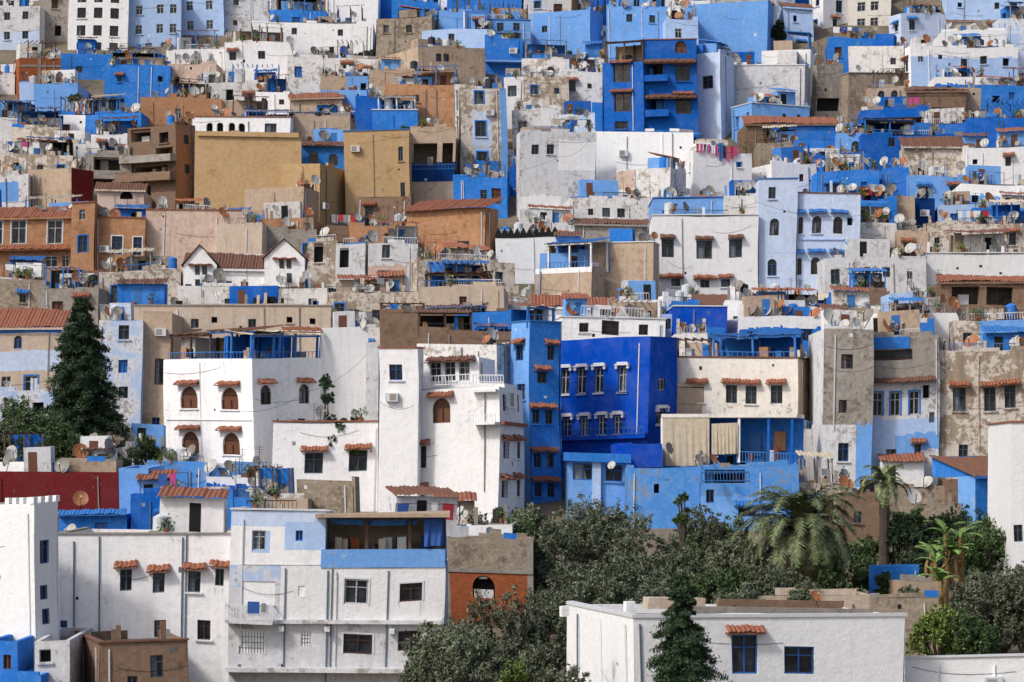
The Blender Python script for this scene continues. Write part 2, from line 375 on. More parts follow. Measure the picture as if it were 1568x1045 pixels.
    def pergola(s,fc,x1,x2,y1,roofm='tile',post='wood',rail='bluerail',back='vivid',dep=2.8,y2=None,fill=.6):
        a,b=sorted((s.ut(fc,x1),s.ut(fc,x2))); tm=(a+b)/2; zt=s.zt(fc,tm,y1); zb=s.z1-.44 if y2 is None else s.zt(fc,tm,y2); P=s.pf(fc); r=s.part('pergola')
        n=max(1,round((b-a)/2.3))
        for i in range(n+1):
            t=a+(b-a)*i/n
            for d in (.28,dep): boxp(r,P,t-.07,t+.07,d,d+.14,zb,zt,post)
        if roofm:
            sheet(r,P(a-.2,.05,zt),P(b+.2,.05,zt),P(b+.2,dep+.3,zt+.35),P(a-.2,dep+.3,zt+.35),roofm)
            boxp(r,P,a-.1,b+.1,.2,.3,zt-.15,zt-.003,post)
        else:
            for i in range(int((b-a)/.6)+1): boxp(r,P,a+i*.6,a+i*.6+.06,.1,dep+.3,zt+.002,zt+.1,post)
            boxp(r,P,a-.1,b+.1,.25,.35,zt-.1,zt,post)
        if back: boxp(r,P,a,b,dep+.3,dep+.45,zb,zt-.05,back)
        if rail:
            zz=s.z1+.45
            boxp(r,P,a,b,.05,.1,zz,zz+.05,rail); k=int((b-a)/.35)
            for i in range(k+1): boxp(r,P,a+i*(b-a)/max(1,k)-.02,a+i*(b-a)/max(1,k)+.02,.06,.09,zb,zz,rail)
        for i in range(int((b-a)*fill)):
            t=U(a+.2,b-.8); boxp(r,P,t,t+U(.2,.8),U(.7,1.2),U(1.3,2),zb,zb+U(.5,1.5),random.choice(['wood','tankw','shutB','concrete','c_beige','dark','orange','blue']))
    def clutter(s,filler=False):
        if s.W<2: return
        P=s.pf('R'); z=s.z1-.44; T=s.W; c=s.part('rooftop'); k=R()
        if k<.3 and T>3:
            w=U(1.4,min(4,T-1)); t=U(.2,T-w-.2); d=U(.6,2.5); h=U(1.2,2.3); mt=random.choice([s.mat,s.mat,'blue','vivid','tan','rough','light','white','greywhite','rough2'])
            boxp(c,P,t,t+w,d,d+2,z,z+h,mt)
            x=U(t+.2,t+w-.9); boxp(c,P,x,x+.6,d-.012,d-.004,z,z+h-.3,random.choice(['shutB','dark','shutN','dark']))
            if R()<.35: sheet(c,P(t-.15,d-.4,z+h),P(t+w+.15,d-.4,z+h),P(t+w+.15,d+2,z+h+.5),P(t-.15,d+2,z+h+.5),random.choice(['tile','tileD','tile','shutB']))
        elif k<.42:
            for i in range(random.randint(2,4)):
                t=U(.1,T-.3); boxp(c,P,t,t+.22,.0+.02,.2,s.z1+.005,s.z1+U(.4,1.2),random.choice(['concrete',s.mat]))
        elif k<.54 and T>3:
            w=U(2,min(5,T-.4)); t=U(.2,T-w-.1); h=U(1.9,2.4); m=random.choice(['wood','bluerail','concrete'])
            for x in (t,t+w/2,t+w-.1):
                for d in (.3,2.4): boxp(c,P,x,x+.1,d,d+.1,z,z+h,m)
            rm=random.choice(['tile','tileD','shutB','c_beige',None,None])
            if rm: sheet(c,P(t-.2,.1,z+h),P(t+w+.2,.1,z+h),P(t+w+.2,2.7,z+h+.4),P(t-.2,2.7,z+h+.4),rm)
            else:
                for i in range(int(w/.5)): boxp(c,P,t+i*.5,t+i*.5+.06,.1,2.7,z+h+.002,z+h+.09,m)
            if R()<.6: boxp(c,P,t,t+w,2.6,2.72,z,z+h-.04,random.choice(['vivid','blue','white','tan','dark']))
            for i in range(3):
                x=U(t,t+w-.5); boxp(c,P,x,x+U(.2,.6),1,1.5,z,z+U(.6,1.5),random.choice(['wood','shutB','dark','c_beige','tankw']))
        elif k<.59 and T>3:
            w=U(2,min(4,T-.4)); t=U(.2,T-w-.1); s.laundry(t,t+w)
        elif k<.70 and T>2:
            t=U(.6,T-.6); d=U(.7,1.6); r=U(.35,.5); h=U(.7,1.1); n=14; mt=random.choice(['tank','tankw','tankw','blue'])
            ring=[(t+r*math.cos(6.2832*i/n),d+r*math.sin(6.2832*i/n)) for i in range(n)]
            boxp(c,P,t-.5,t+.5,d-.5,d+.5,z,z+.5,'concrete')
            for i in range(n):
                j=(i+1)%n; c.add([P(*ring[i],z+.5),P(*ring[j],z+.5),P(*ring[j],z+.5+h),P(*ring[i],z+.5+h)],mt); c.add([P(*ring[i],z+.5+h),P(*ring[j],z+.5+h),P(t,d,z+.68+h)],mt)
        elif k<.84:
            for i in range(random.randint(1,3)):
                t=U(.1,T-.2); h=U(1.2,3); boxp(c,P,t,t+.035,.3,.335,z,z+h,'iron')
                for q in range(3): boxp(c,P,t-.3+q*.05,t+.33-q*.05,.31,.32,z+h-.1-q*.17,z+h-.08-q*.17,'iron')
            for i in range(4):
                x=U(.1,max(.2,T-.8)); boxp(c,P,x,x+U(.15,.6),.25,.6,z,s.z1+U(.1,.6),random.choice(['wood','concrete','dark','c_beige','shutB','tile']))
        else:
            w=U(1,T*.7); t=U(0,T-w); mt=random.choice(['bluerail','iron','whiterail','frameG']); n=int(w/.2)
            boxp(c,P,t,t+w,.09,.13,s.z1+.5,s.z1+.55,mt)
            for i in range(n+1): boxp(c,P,t+i*w/max(n,1),t+i*w/max(n,1)+.025,.1,.125,s.z1+.002,s.z1+.5,mt)
        for i in range(2):
            if R()<.55:
                t=U(.2,T-.2); p=P(t,U(.1,1.2),z); DISH.append((p[0],p[1],z+U(.6,1.5),U(.32,.58)))
        if R()<.2:
            t=U(.3,T-.3); PL.append(P(t,.1,s.z1+.05))
    def laundry(s,t,t2,pal=None):
        P=s.pf('R'); z=s.z1-.44; c=s.part('laundry_line'); h=z+1.7
        for x in (t,t2): boxp(c,P,x,x+.05,.4,.45,z,h,'iron')
        boxp(c,P,t,t2,.415,.425,h-.03,h,'iron'); x=t+.1
        while x<t2-.5:
            l=U(.3,.8)
            if R()<.7:
                hh=U(.4,1.1); c.add([P(x,.42,h-.02),P(x+l,.42,h-.02),P(x+l*U(.85,1),.40,h-hh),P(x+l*U(0,.15),.45,h-hh*U(.85,1))],random.choice(pal or CLO))
            x+=l+U(.05,.4)
    def hang(s,x1,x2,y,pal,drop=1.0,n=7):
        # washing hung over the outside of the parapet
        a,b=s.ut('R',x1),s.ut('R',x2); P=s.pf('R'); c=s.part('hanging_laundry'); boxp(c,P,a,b,-.16,-.14,s.zt('R',a,y)-.02,s.zt('R',a,y),'iron')
        for x in (a,b): boxp(c,P,x-.02,x+.02,-.17,.0,s.zt('R',a,y)-.06,s.zt('R',a,y)+.02,'iron')
        z=s.zt('R',a,y); t=a
        for i in range(n):
            l=(b-a)/n*U(.6,1); hh=drop*U(.5,1.25); k=pal[i%len(pal)]
            for j in range(3):
                u0=t+l*.92*j/3; u1=t+l*.92*(j+1)/3; c.add([P(u0,-.15-.05*(j%2),z),P(u1,-.15-.05*((j+1)%2),z),P(u1-.02,-.17-.04*((j+1)%2),z-hh*U(.9,1.1)),P(u0,-.17-.04*(j%2),z-hh)],k)
            t+=(b-a)/n
    def done(s):
        e=bpy.data.objects.new(s.name,None); e.location=s.org; e.empty_display_size=.5; col.objects.link(e)
        for n,mb in s.mb.items():
            if mb.f: mb.obj(n,e,s.org,True)
        return e
DISH=[];PL=[]
NAMES=dict(white='white_house',cleanwhite='white_house',cream='cream_house',rough='weathered_house',rough2='weathered_stone_house',greywhite='grey_plaster_house',washed='lime_washed_house',pale='pale_blue_house',paleW='pale_blue_house',light='light_blue_house',blue='blue_house',vivid='bright_blue_house',royal='royal_blue_house',tan='tan_house',tanW='tan_house',ochre='ochre_house',orange='orange_plaster_house',brown='brown_house',stone='stone_house',grey='grey_house',red='red_house',brick='brick_house',pink='pink_plaster_house',blueold='old_blue_house',navy='navy_house')
HS=[]
def h(*a,**k):
    o=House(*a,**k); HS.append(o); return o
def s1(x1,x2,top,bot,mat,**k): return h(x1,x1,x2,top,bot,mat,**k)
def cloth(q,P,ta,tb,z0,z1,mat,d=-.05,n=14):
    for i in range(n):
        a=ta+(tb-ta)*i/n; b=ta+(tb-ta)*(i+1)/n; da=d-.1*(i%2)-.05*math.sin(i*1.7); db=d-.1*((i+1)%2)-.05*math.sin(i*1.7+1.7)
        q.add([P(a,da,z0),P(b,db,z0),P(b,d,z1),P(a,d,z1)],mat)
# ================================================================ FOREGROUND
o=h(-60,55,90,768,1060,'cleanwhite',th=62,clut=0,bits=False,win=[('R',[71],[843],14,36,'gB'),('R',[69],[905],12,22,'gB'),('R',[71],[942],12,24,'gB'),('L',[-10],[860],20,30,'g')])
for x in range(10,88,11): o.bx('L' if x<52 else 'R',x,x+6,758,768,0,.25,'white')
o=s1(90,352,819,1030,'white',th=0,clut=2,cop='concrete',win=[('R',[195],[890],18,33,'gc'),('R',[245],[897],18,30,'gc'),('R',[299],[895],19,32,'gc'),('R',[337],[886],13,26,'gc'),('R',[248],[967],18,26,'gNs'),('R',[315],[968],20,30,'gNs'),('R',[100],[962],11,22,'gB')])
for x in (152,284): o.bx('R',x,x+2,822,1020,-.07,-.004,'frameG','drainpipe')
# apartment with stains and covered terrace
o=s1(352,680,866,1070,'greywhite',Y=152,th=0,clut=0,bits=False,win=[('R',[397],[908],50,36,'O'),('R',[462],[905],10,16,'g'),('R',[545],[903],36,38,'gWxt'),('R',[628],[904],34,28,'gNt'),
   ('R',[388],[984],38,34,'gt'),('R',[471],[978],14,22,'g'),('R',[550],[983],44,30,'gNt'),('R',[628],[978],34,30,'gN')],reg=[('R',352,866,430,900,'washed'),('R',430,866,680,950,'white')])
o.balcony('R',350,422,926,950,.9,'greywhite','whiterail'); o.bx('R',352,680,950,956,-.35,0,'greywhite','slab'); o.bx('R',350,685,1023,1030,-.8,0,'greywhite','slab')
for x in (430,500,598): o.bx('R',x,x+8,958,966,-.5,0,'greywhite','slab')
for x in (436,507,592): o.bx('R',x,x+2,870,1022,-.06,0,'frameG','drainpipe')
o.bx('R',384,402,920,938,-.95,-.92,'c_blue','laundry'); o.bx('R',405,412,922,936,-.95,-.92,'c_grey','laundry')
P=o.pf('R'); q=o.part('covered_terrace'); zb=o.zt('R',0,841); zt=o.zt('R',0,792); A=o.ut('R',490); B=o.ut('R',679); zf=o.z1-.44
boxp(q,P,A,B,-.06,.14,o.z1-.1,zb,'light'); boxp(q,P,A-.3,B+.25,-.7,4.6,zt,zt+.2,'tan')
for x in (492,556,622,674): t=o.ut('R',x); boxp(q,P,t,t+.17,.15,.32,zf,zt-.003,'wood' if x!=492 else 'light')
boxp(q,P,A,B,3.2,3.35,zf,zt-.003,'tanW'); boxp(q,P,A+.01,A+.15,.33,3.2,zf,zt-.003,'vivid'); boxp(q,P,B-.1,B+.02,.33,3.2,zf,zt-.003,'blue')
for i in range(20): t=U(A+.3,B-.9); boxp(q,P,t,t+U(.15,.5),.6+U(0,.8),1.9,zf,zf+U(.8,2.0),random.choice(['wood','dark','tankw','shutB','concrete','brick','c_beige','c_white']))
cloth(q,P,B-1.1,B-.1,zb+.2,zt-.02,'c_blue',-.1,6); cloth(q,P,A+.5,B-1.5,zt-.3,zt-.02,'shutB',.4,20)
for x in (520,600,640): boxp(q,P,o.ut('R',x),o.ut('R',x)+.6,2.95,3.18,zf,zf+1.9,'shutB' if x!=600 else 'shutN')
o=s1(352,496,782,866,'white',Y=152.05,th=0,clut=1,dep=8,cop='frameW',win=[('R',[395],[827],20,30,'gW'),('R',[456],[820],11,16,'gB')],reg=[('R',352,782,496,806,'paleW'),('R',384,812,412,846,'pale'),('R',434,800,496,842,'pale')])
o=s1(680,819,826,960,'stone',th=0,clut=0,cop=None,win=[('R',[742],[902],34,34,'da')],reg=[('R',680,876,819,960,'brick'),('R',680,826,690,960,'concrete'),('R',810,826,819,960,'concrete')]); o.bx('R',680,819,872,878,-.06,-.003,'concrete','beam'); o.bx('R',756,770,812,826,.3,1,'stone')
o.bx('R',727,757,906,920,.05,.3,'rough'); o.bx('R',735,748,884,890,.05,.2,'concrete')
o=h(118,150,287,985,1080,'brown',th=15,clut=1,dep=7,cop='tileD',win=[('R',[238],[1020],20,34,'g'),('R',[200],[1045],16,20,'g')])
o=s1(50,104,978,1080,'greywhite',clut=1,th=0,win=[('R',[66],[1000],18,20,'d')]); o=h(95,112,150,986,1060,'white',th=30,Y=156,clut=0,win=[('R',[128],[1008],24,24,'gW')],roof=('shed',.5,3))
o=s1(-20,24,978,1080,'blue',clut=2,win=[('R',[8],[1010],12,22,'xN')]); o=s1(-20,20,945,1080,'tan',Y=153,clut=1)
o=s1(24,60,1030,1090,'blue',clut=1)
# big white foreground right
o=h(868,972,1386,946,1140,'cleanwhite',th=14,Y=136,clut=0,bits=False,win=[('R',[1143],[1007],40,60,'BBc'),('R',[1227],[1012],46,42,'gB')])
P=o.pf('R'); boxp(o.part('coping'),P,-.05,o.W+.1,-.06,.3,o.z1+.004,o.z1+.16,'frameW'); boxp(o.part('coping'),P,-.05,.3,.302,o.L,o.z1+.004,o.z1+.16,'frameW')
boxp(o.part('rooftop'),P,3.5,o.W-.5,3.0,3.25,o.z1-.3,o.z1+.2,'concrete'); boxp(o.part('rooftop'),P,6,o.W-1,6,6.3,o.z1-.3,o.z1+.45,'brown')
o.bx('R',880,892,930,946,2,2.4,'white','chimney'); o.bx('R',990,1004,926,948,3,3.5,'white','chimney'); o.bx('R',1060,1150,930,948,7,8,'tanW','stair_head')
DISH.append((o.X0+9.0,o.Y0+6,o.z1+.7,.3))
o=s1(1386,1640,1004,1120,'cleanwhite',th=0,Y=141,clut=0,cop='frameW',name='garden_wall',dep=.5)
o=s1(1130,1335,914,960,'tanW',th=2,Y=160,clut=0,dep=6,win=[('R',[1170,1290],[928],10,12,'d')]); o=s1(1335,1440,918,970,'stone',th=0,Y=158,dep=.4,clut=0,name='stone_garden_wall')
# left-mid
o=s1(-20,182,722,800,'red',th=0,clut=1,dep=6); o=s1(182,228,716,815,'light',th=0,clut=1); DISH.append(((125-CX)/F*192,191.5,(HZ-764)*192/F,.52))
o=s1(88,192,786,830,'blue',th=0,clut=0,dep=4,win=[('R',[153],[809],20,20,'xBW')]); o.tcan('R',88,192,786,'shutB',.6,.3)
o=s1(198,312,755,830,'vivid',th=0,clut=2,dep=5,win=[('R',[265],[806],16,22,'W')]); o.tcan('R',235,310,783,'shutB',.5,.2)
o=s1(312,356,752,830,'blue',clut=2); o=s1(356,470,765,812,'tan',clut=4,Y=186,reg=[('R',356,765,400,812,'blue')]); o=h(455,545,552,736,800,'stone',th=75,Y=187,clut=0)
o=s1(0,70,705,790,'white',clut=3,Y=197,dep=3); o=s1(60,100,712,790,'blue',clut=2,Y=196,dep=3);o=s1(98,180,706,790,'tan',clut=3,Y=198,dep=3)
o=s1(226,320,712,780,'blueold',clut=4,Y=202); o=s1(318,420,732,790,'white',clut=3,Y=198,reg=[('R',318,745,420,790,'vivid')]); o=s1(400,470,735,790,'grey',clut=2,Y=199)
o=s1(180,255,690,760,'rough',clut=3,Y=206)
# white house with canopies
o=s1(417,582,646,800,'white',Y=199,th=0,clut=1,cop='tile',win=[('R',[480],[706],28,32,'gc'),('R',[547],[705],28,32,'gc')])
o=h(580,763,801,596,800,'white',th=66,Y=196,clut=0,bits=False,win=[('L',[637],[700],28,34,'gcs'),('L',[637],[766],26,34,'gBcs'),('L',[674],[630],27,38,'acNxN'),('L',[607],[622],8,8,'d'),('R',[773],[692],9,26,'gc'),('R',[790],[690],9,26,'gc'),('R',[772],[752],9,26,'gc'),('R',[790],[748],9,26,'gc'),('R',[773],[620],9,26,'gN'),('R',[790],[618],9,26,'gN')])
o.bx('R',764,801,649,654,-.3,0,'tile','string_course'); o.bx('L',726,764,650,654,-.9,0,'white','slab'); o.rail('L',726,764,638,650,-.85,'whiterail',.2)
o.rail('L',634,728,576,592,.05,'whiterail',.25)
o.bx('L',724,762,600,604,-.5,0,'white','slab')
o=h(580,640,650,533,620,'white',th=80,Y=197,clut=0,dep=5,name='white_house',cop='tile',win=[('L',[605],[570],20,24,'gB')]) 
o=h(640,735,760,550,600,'white',th=70,Y=199,clut=0,win=[('L',[668,690,712],[572],16,30,'gW')]); o.tcan('L',655,730,556,'tileD',.6,.3)
o=h(640,762,790,528,560,'rough',th=70,Y=203,clut=1); 
o=h(722,772,792,590,640,'white',th=60,Y=197,clut=0,bits=False,win=[('L',[745],[618],26,30,'O'),('R',[782],[614],10,22,'gN')]); o.rail('L',724,770,577,590,.05,'whiterail',.2)
# big white corner house
o=h(252,388,500,546,724,'white',th=48,Y=209,clut=0,bits=False,win=[('L',[291,353],[608,677],26,34,'acxNs'),('R',[409],[602],17,30,'acN'),('R',[468],[604],16,30,'acN')])
o.bx('L',256,386,640,642,-.08,-.003,'white','string_course')
o.pergola('L',258,318,512,'tileD','wood','bluerail','tan',fill=1); o.pergola('L',318,384,505,'tileD','bluerail','bluerail','vivid',fill=1); o.pergola('R',392,490,512,'c_beige','bluerail','bluerail','vivid',fill=1.6)
o.bx('L',262,284,515,546,1,3,'rough'); o.tcan('R',430,490,508,'tile',.3,.3)
o=s1(489,562,503,700,'white',th=6,Y=214,clut=1,dep=8)
o=s1(560,600,535,690,'greywhite',Y=212,clut=1,dep=4,auto=2)
# blue tall pair
o=h(783,812,858,492,800,'blue',th=28,Y=202,clut=2,cop='shutB',win=[('R',[832],[578],14,18,'gck'),('R',[822,842],[638,705,750],11,22,'gc'),('R',[845],[540],10,22,'gc'),('L',[797],[540],12,24,'gcB'),('L',[800],[600],12,24,'gB')],reg=[('L',783,492,812,800,'light')])
o.pergola('R',812,850,470,'tileD','bluerail')
# royal blue
o=h(856,994,1035,516,740,'royal',th=63,Y=206,clut=0,bits=False,win=[('L',[865,890,917,953],[582],13,38,'ghW'),('L',[870,897,924,948],[652],12,28,'ghW'),('R',[1012],[640],12,22,'ghW'),('R',[1012],[590],10,18,'gW')])
o.bx('L',856,994,666,672,-.5,0,'royal','balcony_slab'); o.rail('L',858,992,655,666,-.45,'frameB',.3)
o=s1(868,962,706,790,'light',th=0,Y=198,clut=0,win=[('R',[890],[722],30,26,'B'),('R',[938],[722],26,26,'gB')]); o.bx('R',862,964,693,706,-.6,3,'blue','awning'); o.bx('R',905,918,706.5,790,-.3,0,'pale','column')
DISH.append(((937-CX)/F*197,197,(HZ-713)*197/F,.3))
o=s1(940,1015,680,760,'royal',th=0,Y=201,clut=0,dep=4)
# cream house with terrace of curtains
o=h(1030,1220,1262,548,645,'cream',th=72,Y=208,clut=1,cop='tileD',win=[('L',[1066],[606],20,28,'gc'),('L',[1118,1148],[604],17,28,'gc'),('L',[1187],[603],18,28,'gc'),('R',[1240],[600],8,20,'g')],reg=[('R',1220,548,1262,760,'tan'),('L',1030,560,1220,640,'cream')])
o.pergola('L',1090,1150,515,'shutB','bluerail','bluerail','blue'); o.pergola('L',1150,1215,512,'shutB','bluerail','bluerail','vivid',fill=1.2); o.pergola('L',1035,1085,522,None,'wood',None,'tanW',fill=1.2)
o=h(1015,1222,1235,712,790,'blueold',th=75,Y=202,clut=0)
P=o.pf('L'); q=o.part('covered_terrace'); za=o.z1; zb=o.zt('L',5,640)
boxp(q,P,0,o.L,-.1,2.6,zb,zb+.25,'cream'); boxp(q,P,0,o.L,2.4,2.6,za,zb-.003,'blue')
for x in (1017,1088,1135,1180,1216): t=o.ut('L',x); boxp(q,P,t,t+.16,.02,.18,za,zb-.003,'white' if x<1180 else 'vivid')
cloth(q,P,o.ut('L',1088),o.ut('L',1017),za-.1,zb,'c_beige'); cloth(q,P,o.ut('L',1132),o.ut('L',1092),za+.6,zb-.5,'c_beige',-.1)
o.bx('L',1178,1196,660,690,2.2,2.39,'orange','door'); o.bx('L',1140,1158,665,700,2.2,2.39,'shutB','door'); o.rail('L',1130,1220,694,712,.03,'bluerail',.2)
for i in range(8): t=o.ut('L',U(1100,1210)); boxp(q,P,t,t+U(.2,.6),.8,1.4,za-.4,za+U(.3,1.2),random.choice(['dark','wood','shutB','tankw','tile']))
o=s1(957,1090,714,830,'blueold',th=0,Y=196,clut=0,win=[('R',[1003],[745],8,14,'d')]); o=s1(1070,1222,716,830,'blueold',th=0,Y=195.5,clut=0,win=[('R',[1108],[728],62,24,'O'),('R',[1142],[784],28,14,'kB'),('R',[1085],[760],12,20,'gB')],reg=[('R',1070,760,1222,830,'light')]); o.rail('R',1072,1145,722,738,-.03,'shutB',.2)
for x in (1024,1072,1092): DISH.append(((x-CX)/F*194,194,(HZ-(704 if x>1030 else 687))*194/F,.4))
# grey-beige tall
o=s1(1260,1336,503,745,'greywhite',th=0,Y=203,clut=2,win=[('R',[1295],[553],18,22,'gN'),('R',[1290],[622],12,20,'gN'),('R',[1293],[692],16,28,'gB')],reg=[('R',1260,503,1336,650,'grey'),('R',1312,650,1336,745,'light')])
o=s1(1332,1437,514,745,'grey',th=0,Y=204.5,clut=3,win=[('R',[1342,1369,1398],[616],15,36,'gWT'),('R',[1416],[600],10,20,'d'),('R',[1365],[697],15,24,'g'),('R',[1425],[640],8,16,'g'),('R',[1366],[541],60,16,'gN'),('R',[1405],[688],10,16,'gc')],reg=[('R',1332,583,1437,640,'greywhite'),('R',1326,640,1440,745,'pale'),('R',1370,665,1437,745,'light'),('R',1400,690,1437,760,'greywhite')])
o.tcan('R',1332,1430,583,'tileD',.7,.3); o.bx('R',1336,1392,514,532,-.05,-.003,'blue','panel')
o=s1(1434,1600,540,750,'rough2',th=-3,Y=205,clut=4,win=[('R',[1467],[613],20,36,'gc'),('R',[1514],[613],18,36,'gc'),('R',[1545],[610],17,34,'gc'),('R',[1474],[694],14,24,'g'),('R',[1536],[690],24,20,'g')])
o=s1(1335,1450,745,800,'stone',Y=201,th=0,clut=1,dep=3,auto=1); o=s1(1450,1500,735,790,'brown',Y=200,clut=1,auto=1)
o=h(1466,1492,1600,728,800,'blue',th=24,Y=190,clut=0,win=[('R',[1540],[768],12,14,'g')],roof=('shed',1.3,5,'tileD'),reg=[('L',1466,728,1492,830,'light')])
o=s1(1549,1620,650,860,'cleanwhite',th=0,Y=172,clut=0,cop='tile',win=[('R',[1560],[820],14,26,'g')])
o=s1(1330,1405,863,900,'blue',th=0,Y=170,dep=.4,clut=0,name='blue_garden_wall')
o=s1(1222,1300,742,830,'rough2',th=0,Y=197,clut=2,auto=1,reg=[('R',1222,760,1260,830,'light')]); o=s1(1290,1345,762,840,'brown',Y=192,clut=2,auto=1); o=s1(1380,1470,775,840,'stone',Y=190,clut=1,dep=3); o=s1(1180,1240,800,850,'light',Y=188,clut=1,dep=3)
o=s1(1380,1440,890,960,'tan',Y=163,clut=0,dep=4,auto=1)
# ================================================================ MID LEFT
o=s1(150,217,490,720,'washed',th=0,Y=222,clut=2,win=[('R',[188],[508],16,22,'g'),('R',[188],[560],14,20,'xBW'),('R',[190],[600],14,18,'g'),('R',[186],[655],12,18,'gt')])
o=s1(217,262,478,720,'tan',th=0,Y=223,clut=0,win=[('R',[243],[568],14,40,'gN'),('R',[240],[650],12,24,'gB')])
o=s1(155,508,467,560,'tanW',th=0,Y=232,clut=4,dep=6,win=[('R',[262,300,388],[497],12,14,'g'),('R',[330,445,480],[492],9,9,'d')],cop='concrete')
o=s1(-20,92,503,660,'tanW',th=0,Y=226,clut=0,roof=('shed',1.6,4),win=[('R',[26],[526],12,20,'aBW'),('R',[48],[592],20,28,'gWT'),('R',[10],[590],14,24,'gW')],reg=[('R',-20,540,92,570,'paleW'),('R',-20,503,92,512,'blue')])
o=s1(0,92,600,720,'washed',Y=220,clut=1,dep=4,auto=1)
o=s1(60,152,440,560,'grey',Y=238,clut=4,auto=1)
o=s1(0,70,428,520,'stone',Y=241,clut=5,auto=1); o=s1(150,275,415,500,'rough2',Y=243,clut=4,auto=1)
# white gable house
o=s1(282,466,412,500,'white',th=0,Y=244,clut=0,roof=('shed',1.5,3.6,'tileD'),win=[('R',[349],[438],9,12,'gW'),('R',[372],[438],9,12,'gW'),('R',[300],[425],9,14,'gt'),('R',[436],[426],9,14,'gt')])
P=o.pf('R'); q=o.part('gable_bays')
for xa,xb,yt,sg in ((281,332,378,1),(406,468,365,1)):
    a,b=o.ut('R',xa),o.ut('R',xb); m=(a+b)/2; zt=o.zt('R',m,yt); z2=o.zt('R',m,yt+30)
    q.add([P(a,-.6,o.z0),P(b,-.6,o.z0),P(b,-.6,z2),P(m,-.6,zt),P(a,-.6,z2)],'white')
    q.add([P(a,-.6,o.z0),P(a,2,o.z0),P(a,2,z2),P(a,-.6,z2)],'white'); q.add([P(b,-.6,o.z0),P(b,2,o.z0),P(b,2,z2),P(b,-.6,z2)],'white')
    sheet(q,P(a-.2,-.8,z2-.05),P(a-.2,3.5,z2-.05),P(m,3.5,zt+.05),P(m,-.8,zt+.05),'tileD',.3,.03); sheet(q,P(b+.2,-.8,z2-.05),P(b+.2,3.5,z2-.05),P(m,3.5,zt+.05),P(m,-.8,zt+.05),'tileD',.3,.03)
    for zz in (yt+38,yt+60):
        z=o.zt('R',m,zz)
        for dx in (-.45,.15): boxp(q,P,m+dx,m+dx+.4,-.63,-.605,z-.35,z+.45,'glass')
    o.canopy(P,m-1,m+1,o.zt('R',m,yt+30),'tile',1,.2)
o=s1(270,500,440,520,'rough',Y=242,clut=2,dep=3,auto=1,th=0)
o=s1(500,640,447,520,'rough2',Y=238,clut=4,auto=1,win=[('R',[540,576],[483],16,20,'g')]); o=s1(515,560,375,450,'greywhite',Y=250,clut=1,win=[('R',[528],[395],14,30,'d')])
o=s1(565,640,375,470,'greywhite',Y=248,clut=2,win=[('R',[592],[388],12,20,'g'),('R',[590],[425],20,16,'g')],reg=[('R',565,410,625,430,'pink')]); o=s1(470,516,370,450,'rough2',Y=255,clut=1,win=[('R',[487],[385],14,34,'d')])
o=h(595,640,788,398,450,'rough2',th=15,Y=246,clut=4,auto=1)
o=s1(640,770,440,520,'tanW',Y=236,clut=5,auto=1); o.pergola('R',650,750,420,'tileD','wood','bluerail','tan')
o=s1(583,780,478,545,'brown',Y=226,clut=0,dep=5,reg=[('R',700,478,780,545,'blue')]); o.pergola('R',585,650,490-28,None,'wood',None,'brown',fill=1); o.pergola('R',655,745,470,'tileD','concrete','bluerail','dark',fill=2)
o=s1(640,800,505,560,'brown',Y=214,clut=0,dep=5); o.pergola('R',640,720,478,'tileD','wood','iron','dark',fill=1.5); o.pergola('R',730,795,498,'tile','bluerail','bluerail','vivid',fill=1.5)
o=s1(520,600,500,560,'rough',Y=228,clut=3,auto=1)
# left brown/orange
o=s1(-20,112,332,430,'orange',th=0,Y=258,clut=0,roof=('shed',1.1,3),win=[('R',[30,85],[355],22,36,'gWt'),('R',[-2],[355],14,36,'gWt'),('R',[30,80],[400],20,18,'gW'),('R',[110-8],[400],10,18,'gW')]); o.tcan('R',-20,112,382,'tile',.8,.4)
o=s1(110,145,312,430,'orange',th=0,Y=257,clut=0,cop='tile',win=[('R',[128],[375],14,26,'gBT'),('R',[126],[330],9,16,'gW')])
o=s1(143,222,335,430,'orange',th=0,Y=258,clut=1,cop='tile',win=[('R',[180],[378],16,28,'gBt'),('R',[211],[378],13,28,'gBt')])
o=s1(222,376,322,440,'pink',th=0,Y=259,clut=1,cop='tile',roof=None); o=s1(330,400,342,440,'tanW',Y=258,clut=1)
o=s1(395,480,336,400,'orange',Y=262,clut=1,auto=1); o=h(376,466,488,288,360,'tan',th=75,Y=268,clut=1,reg=[('L',376,330,466,360,'blue')])
o=s1(400,484,354,400,'grey',Y=261,clut=1,auto=1)
o=h(42,110,143,258,330,'tan',th=55,Y=275,clut=2,reg=[('R',110,258,143,330,'red')]); o=s1(0,45,268,330,'rough',Y=276,clut=3,reg=[('R',0,280,30,310,'light')])
o=s1(130,200,235,325,'grey',Y=280,clut=3,win=[('R',[162],[250],40,20,'O'),('R',[160],[282],50,18,'O')]); o=h(195,268,300,190,320,'brown',th=62,Y=278,clut=3,reg=[('R',268,190,300,320,'orange')],win=[('L',[215],[205],30,20,'O'),('L',[250],[235],26,20,'O'),('L',[230],[262],50,18,'O'),('L',[250],[210],14,16,'d'),('L',[215],[290],30,16,'O'),('R',[285],[215],8,14,'g'),('R',[285],[260],8,14,'g')])
o.balcony('L',190,268,238,246,1,'grey'); o.balcony('L',180,268,265,275,1,'brown')
o=s1(150,222,290,340,'pink',Y=270,clut=1,win=[('R',[195],[297],20,16,'da')],roof=('shed',.8,2,'tileD'))
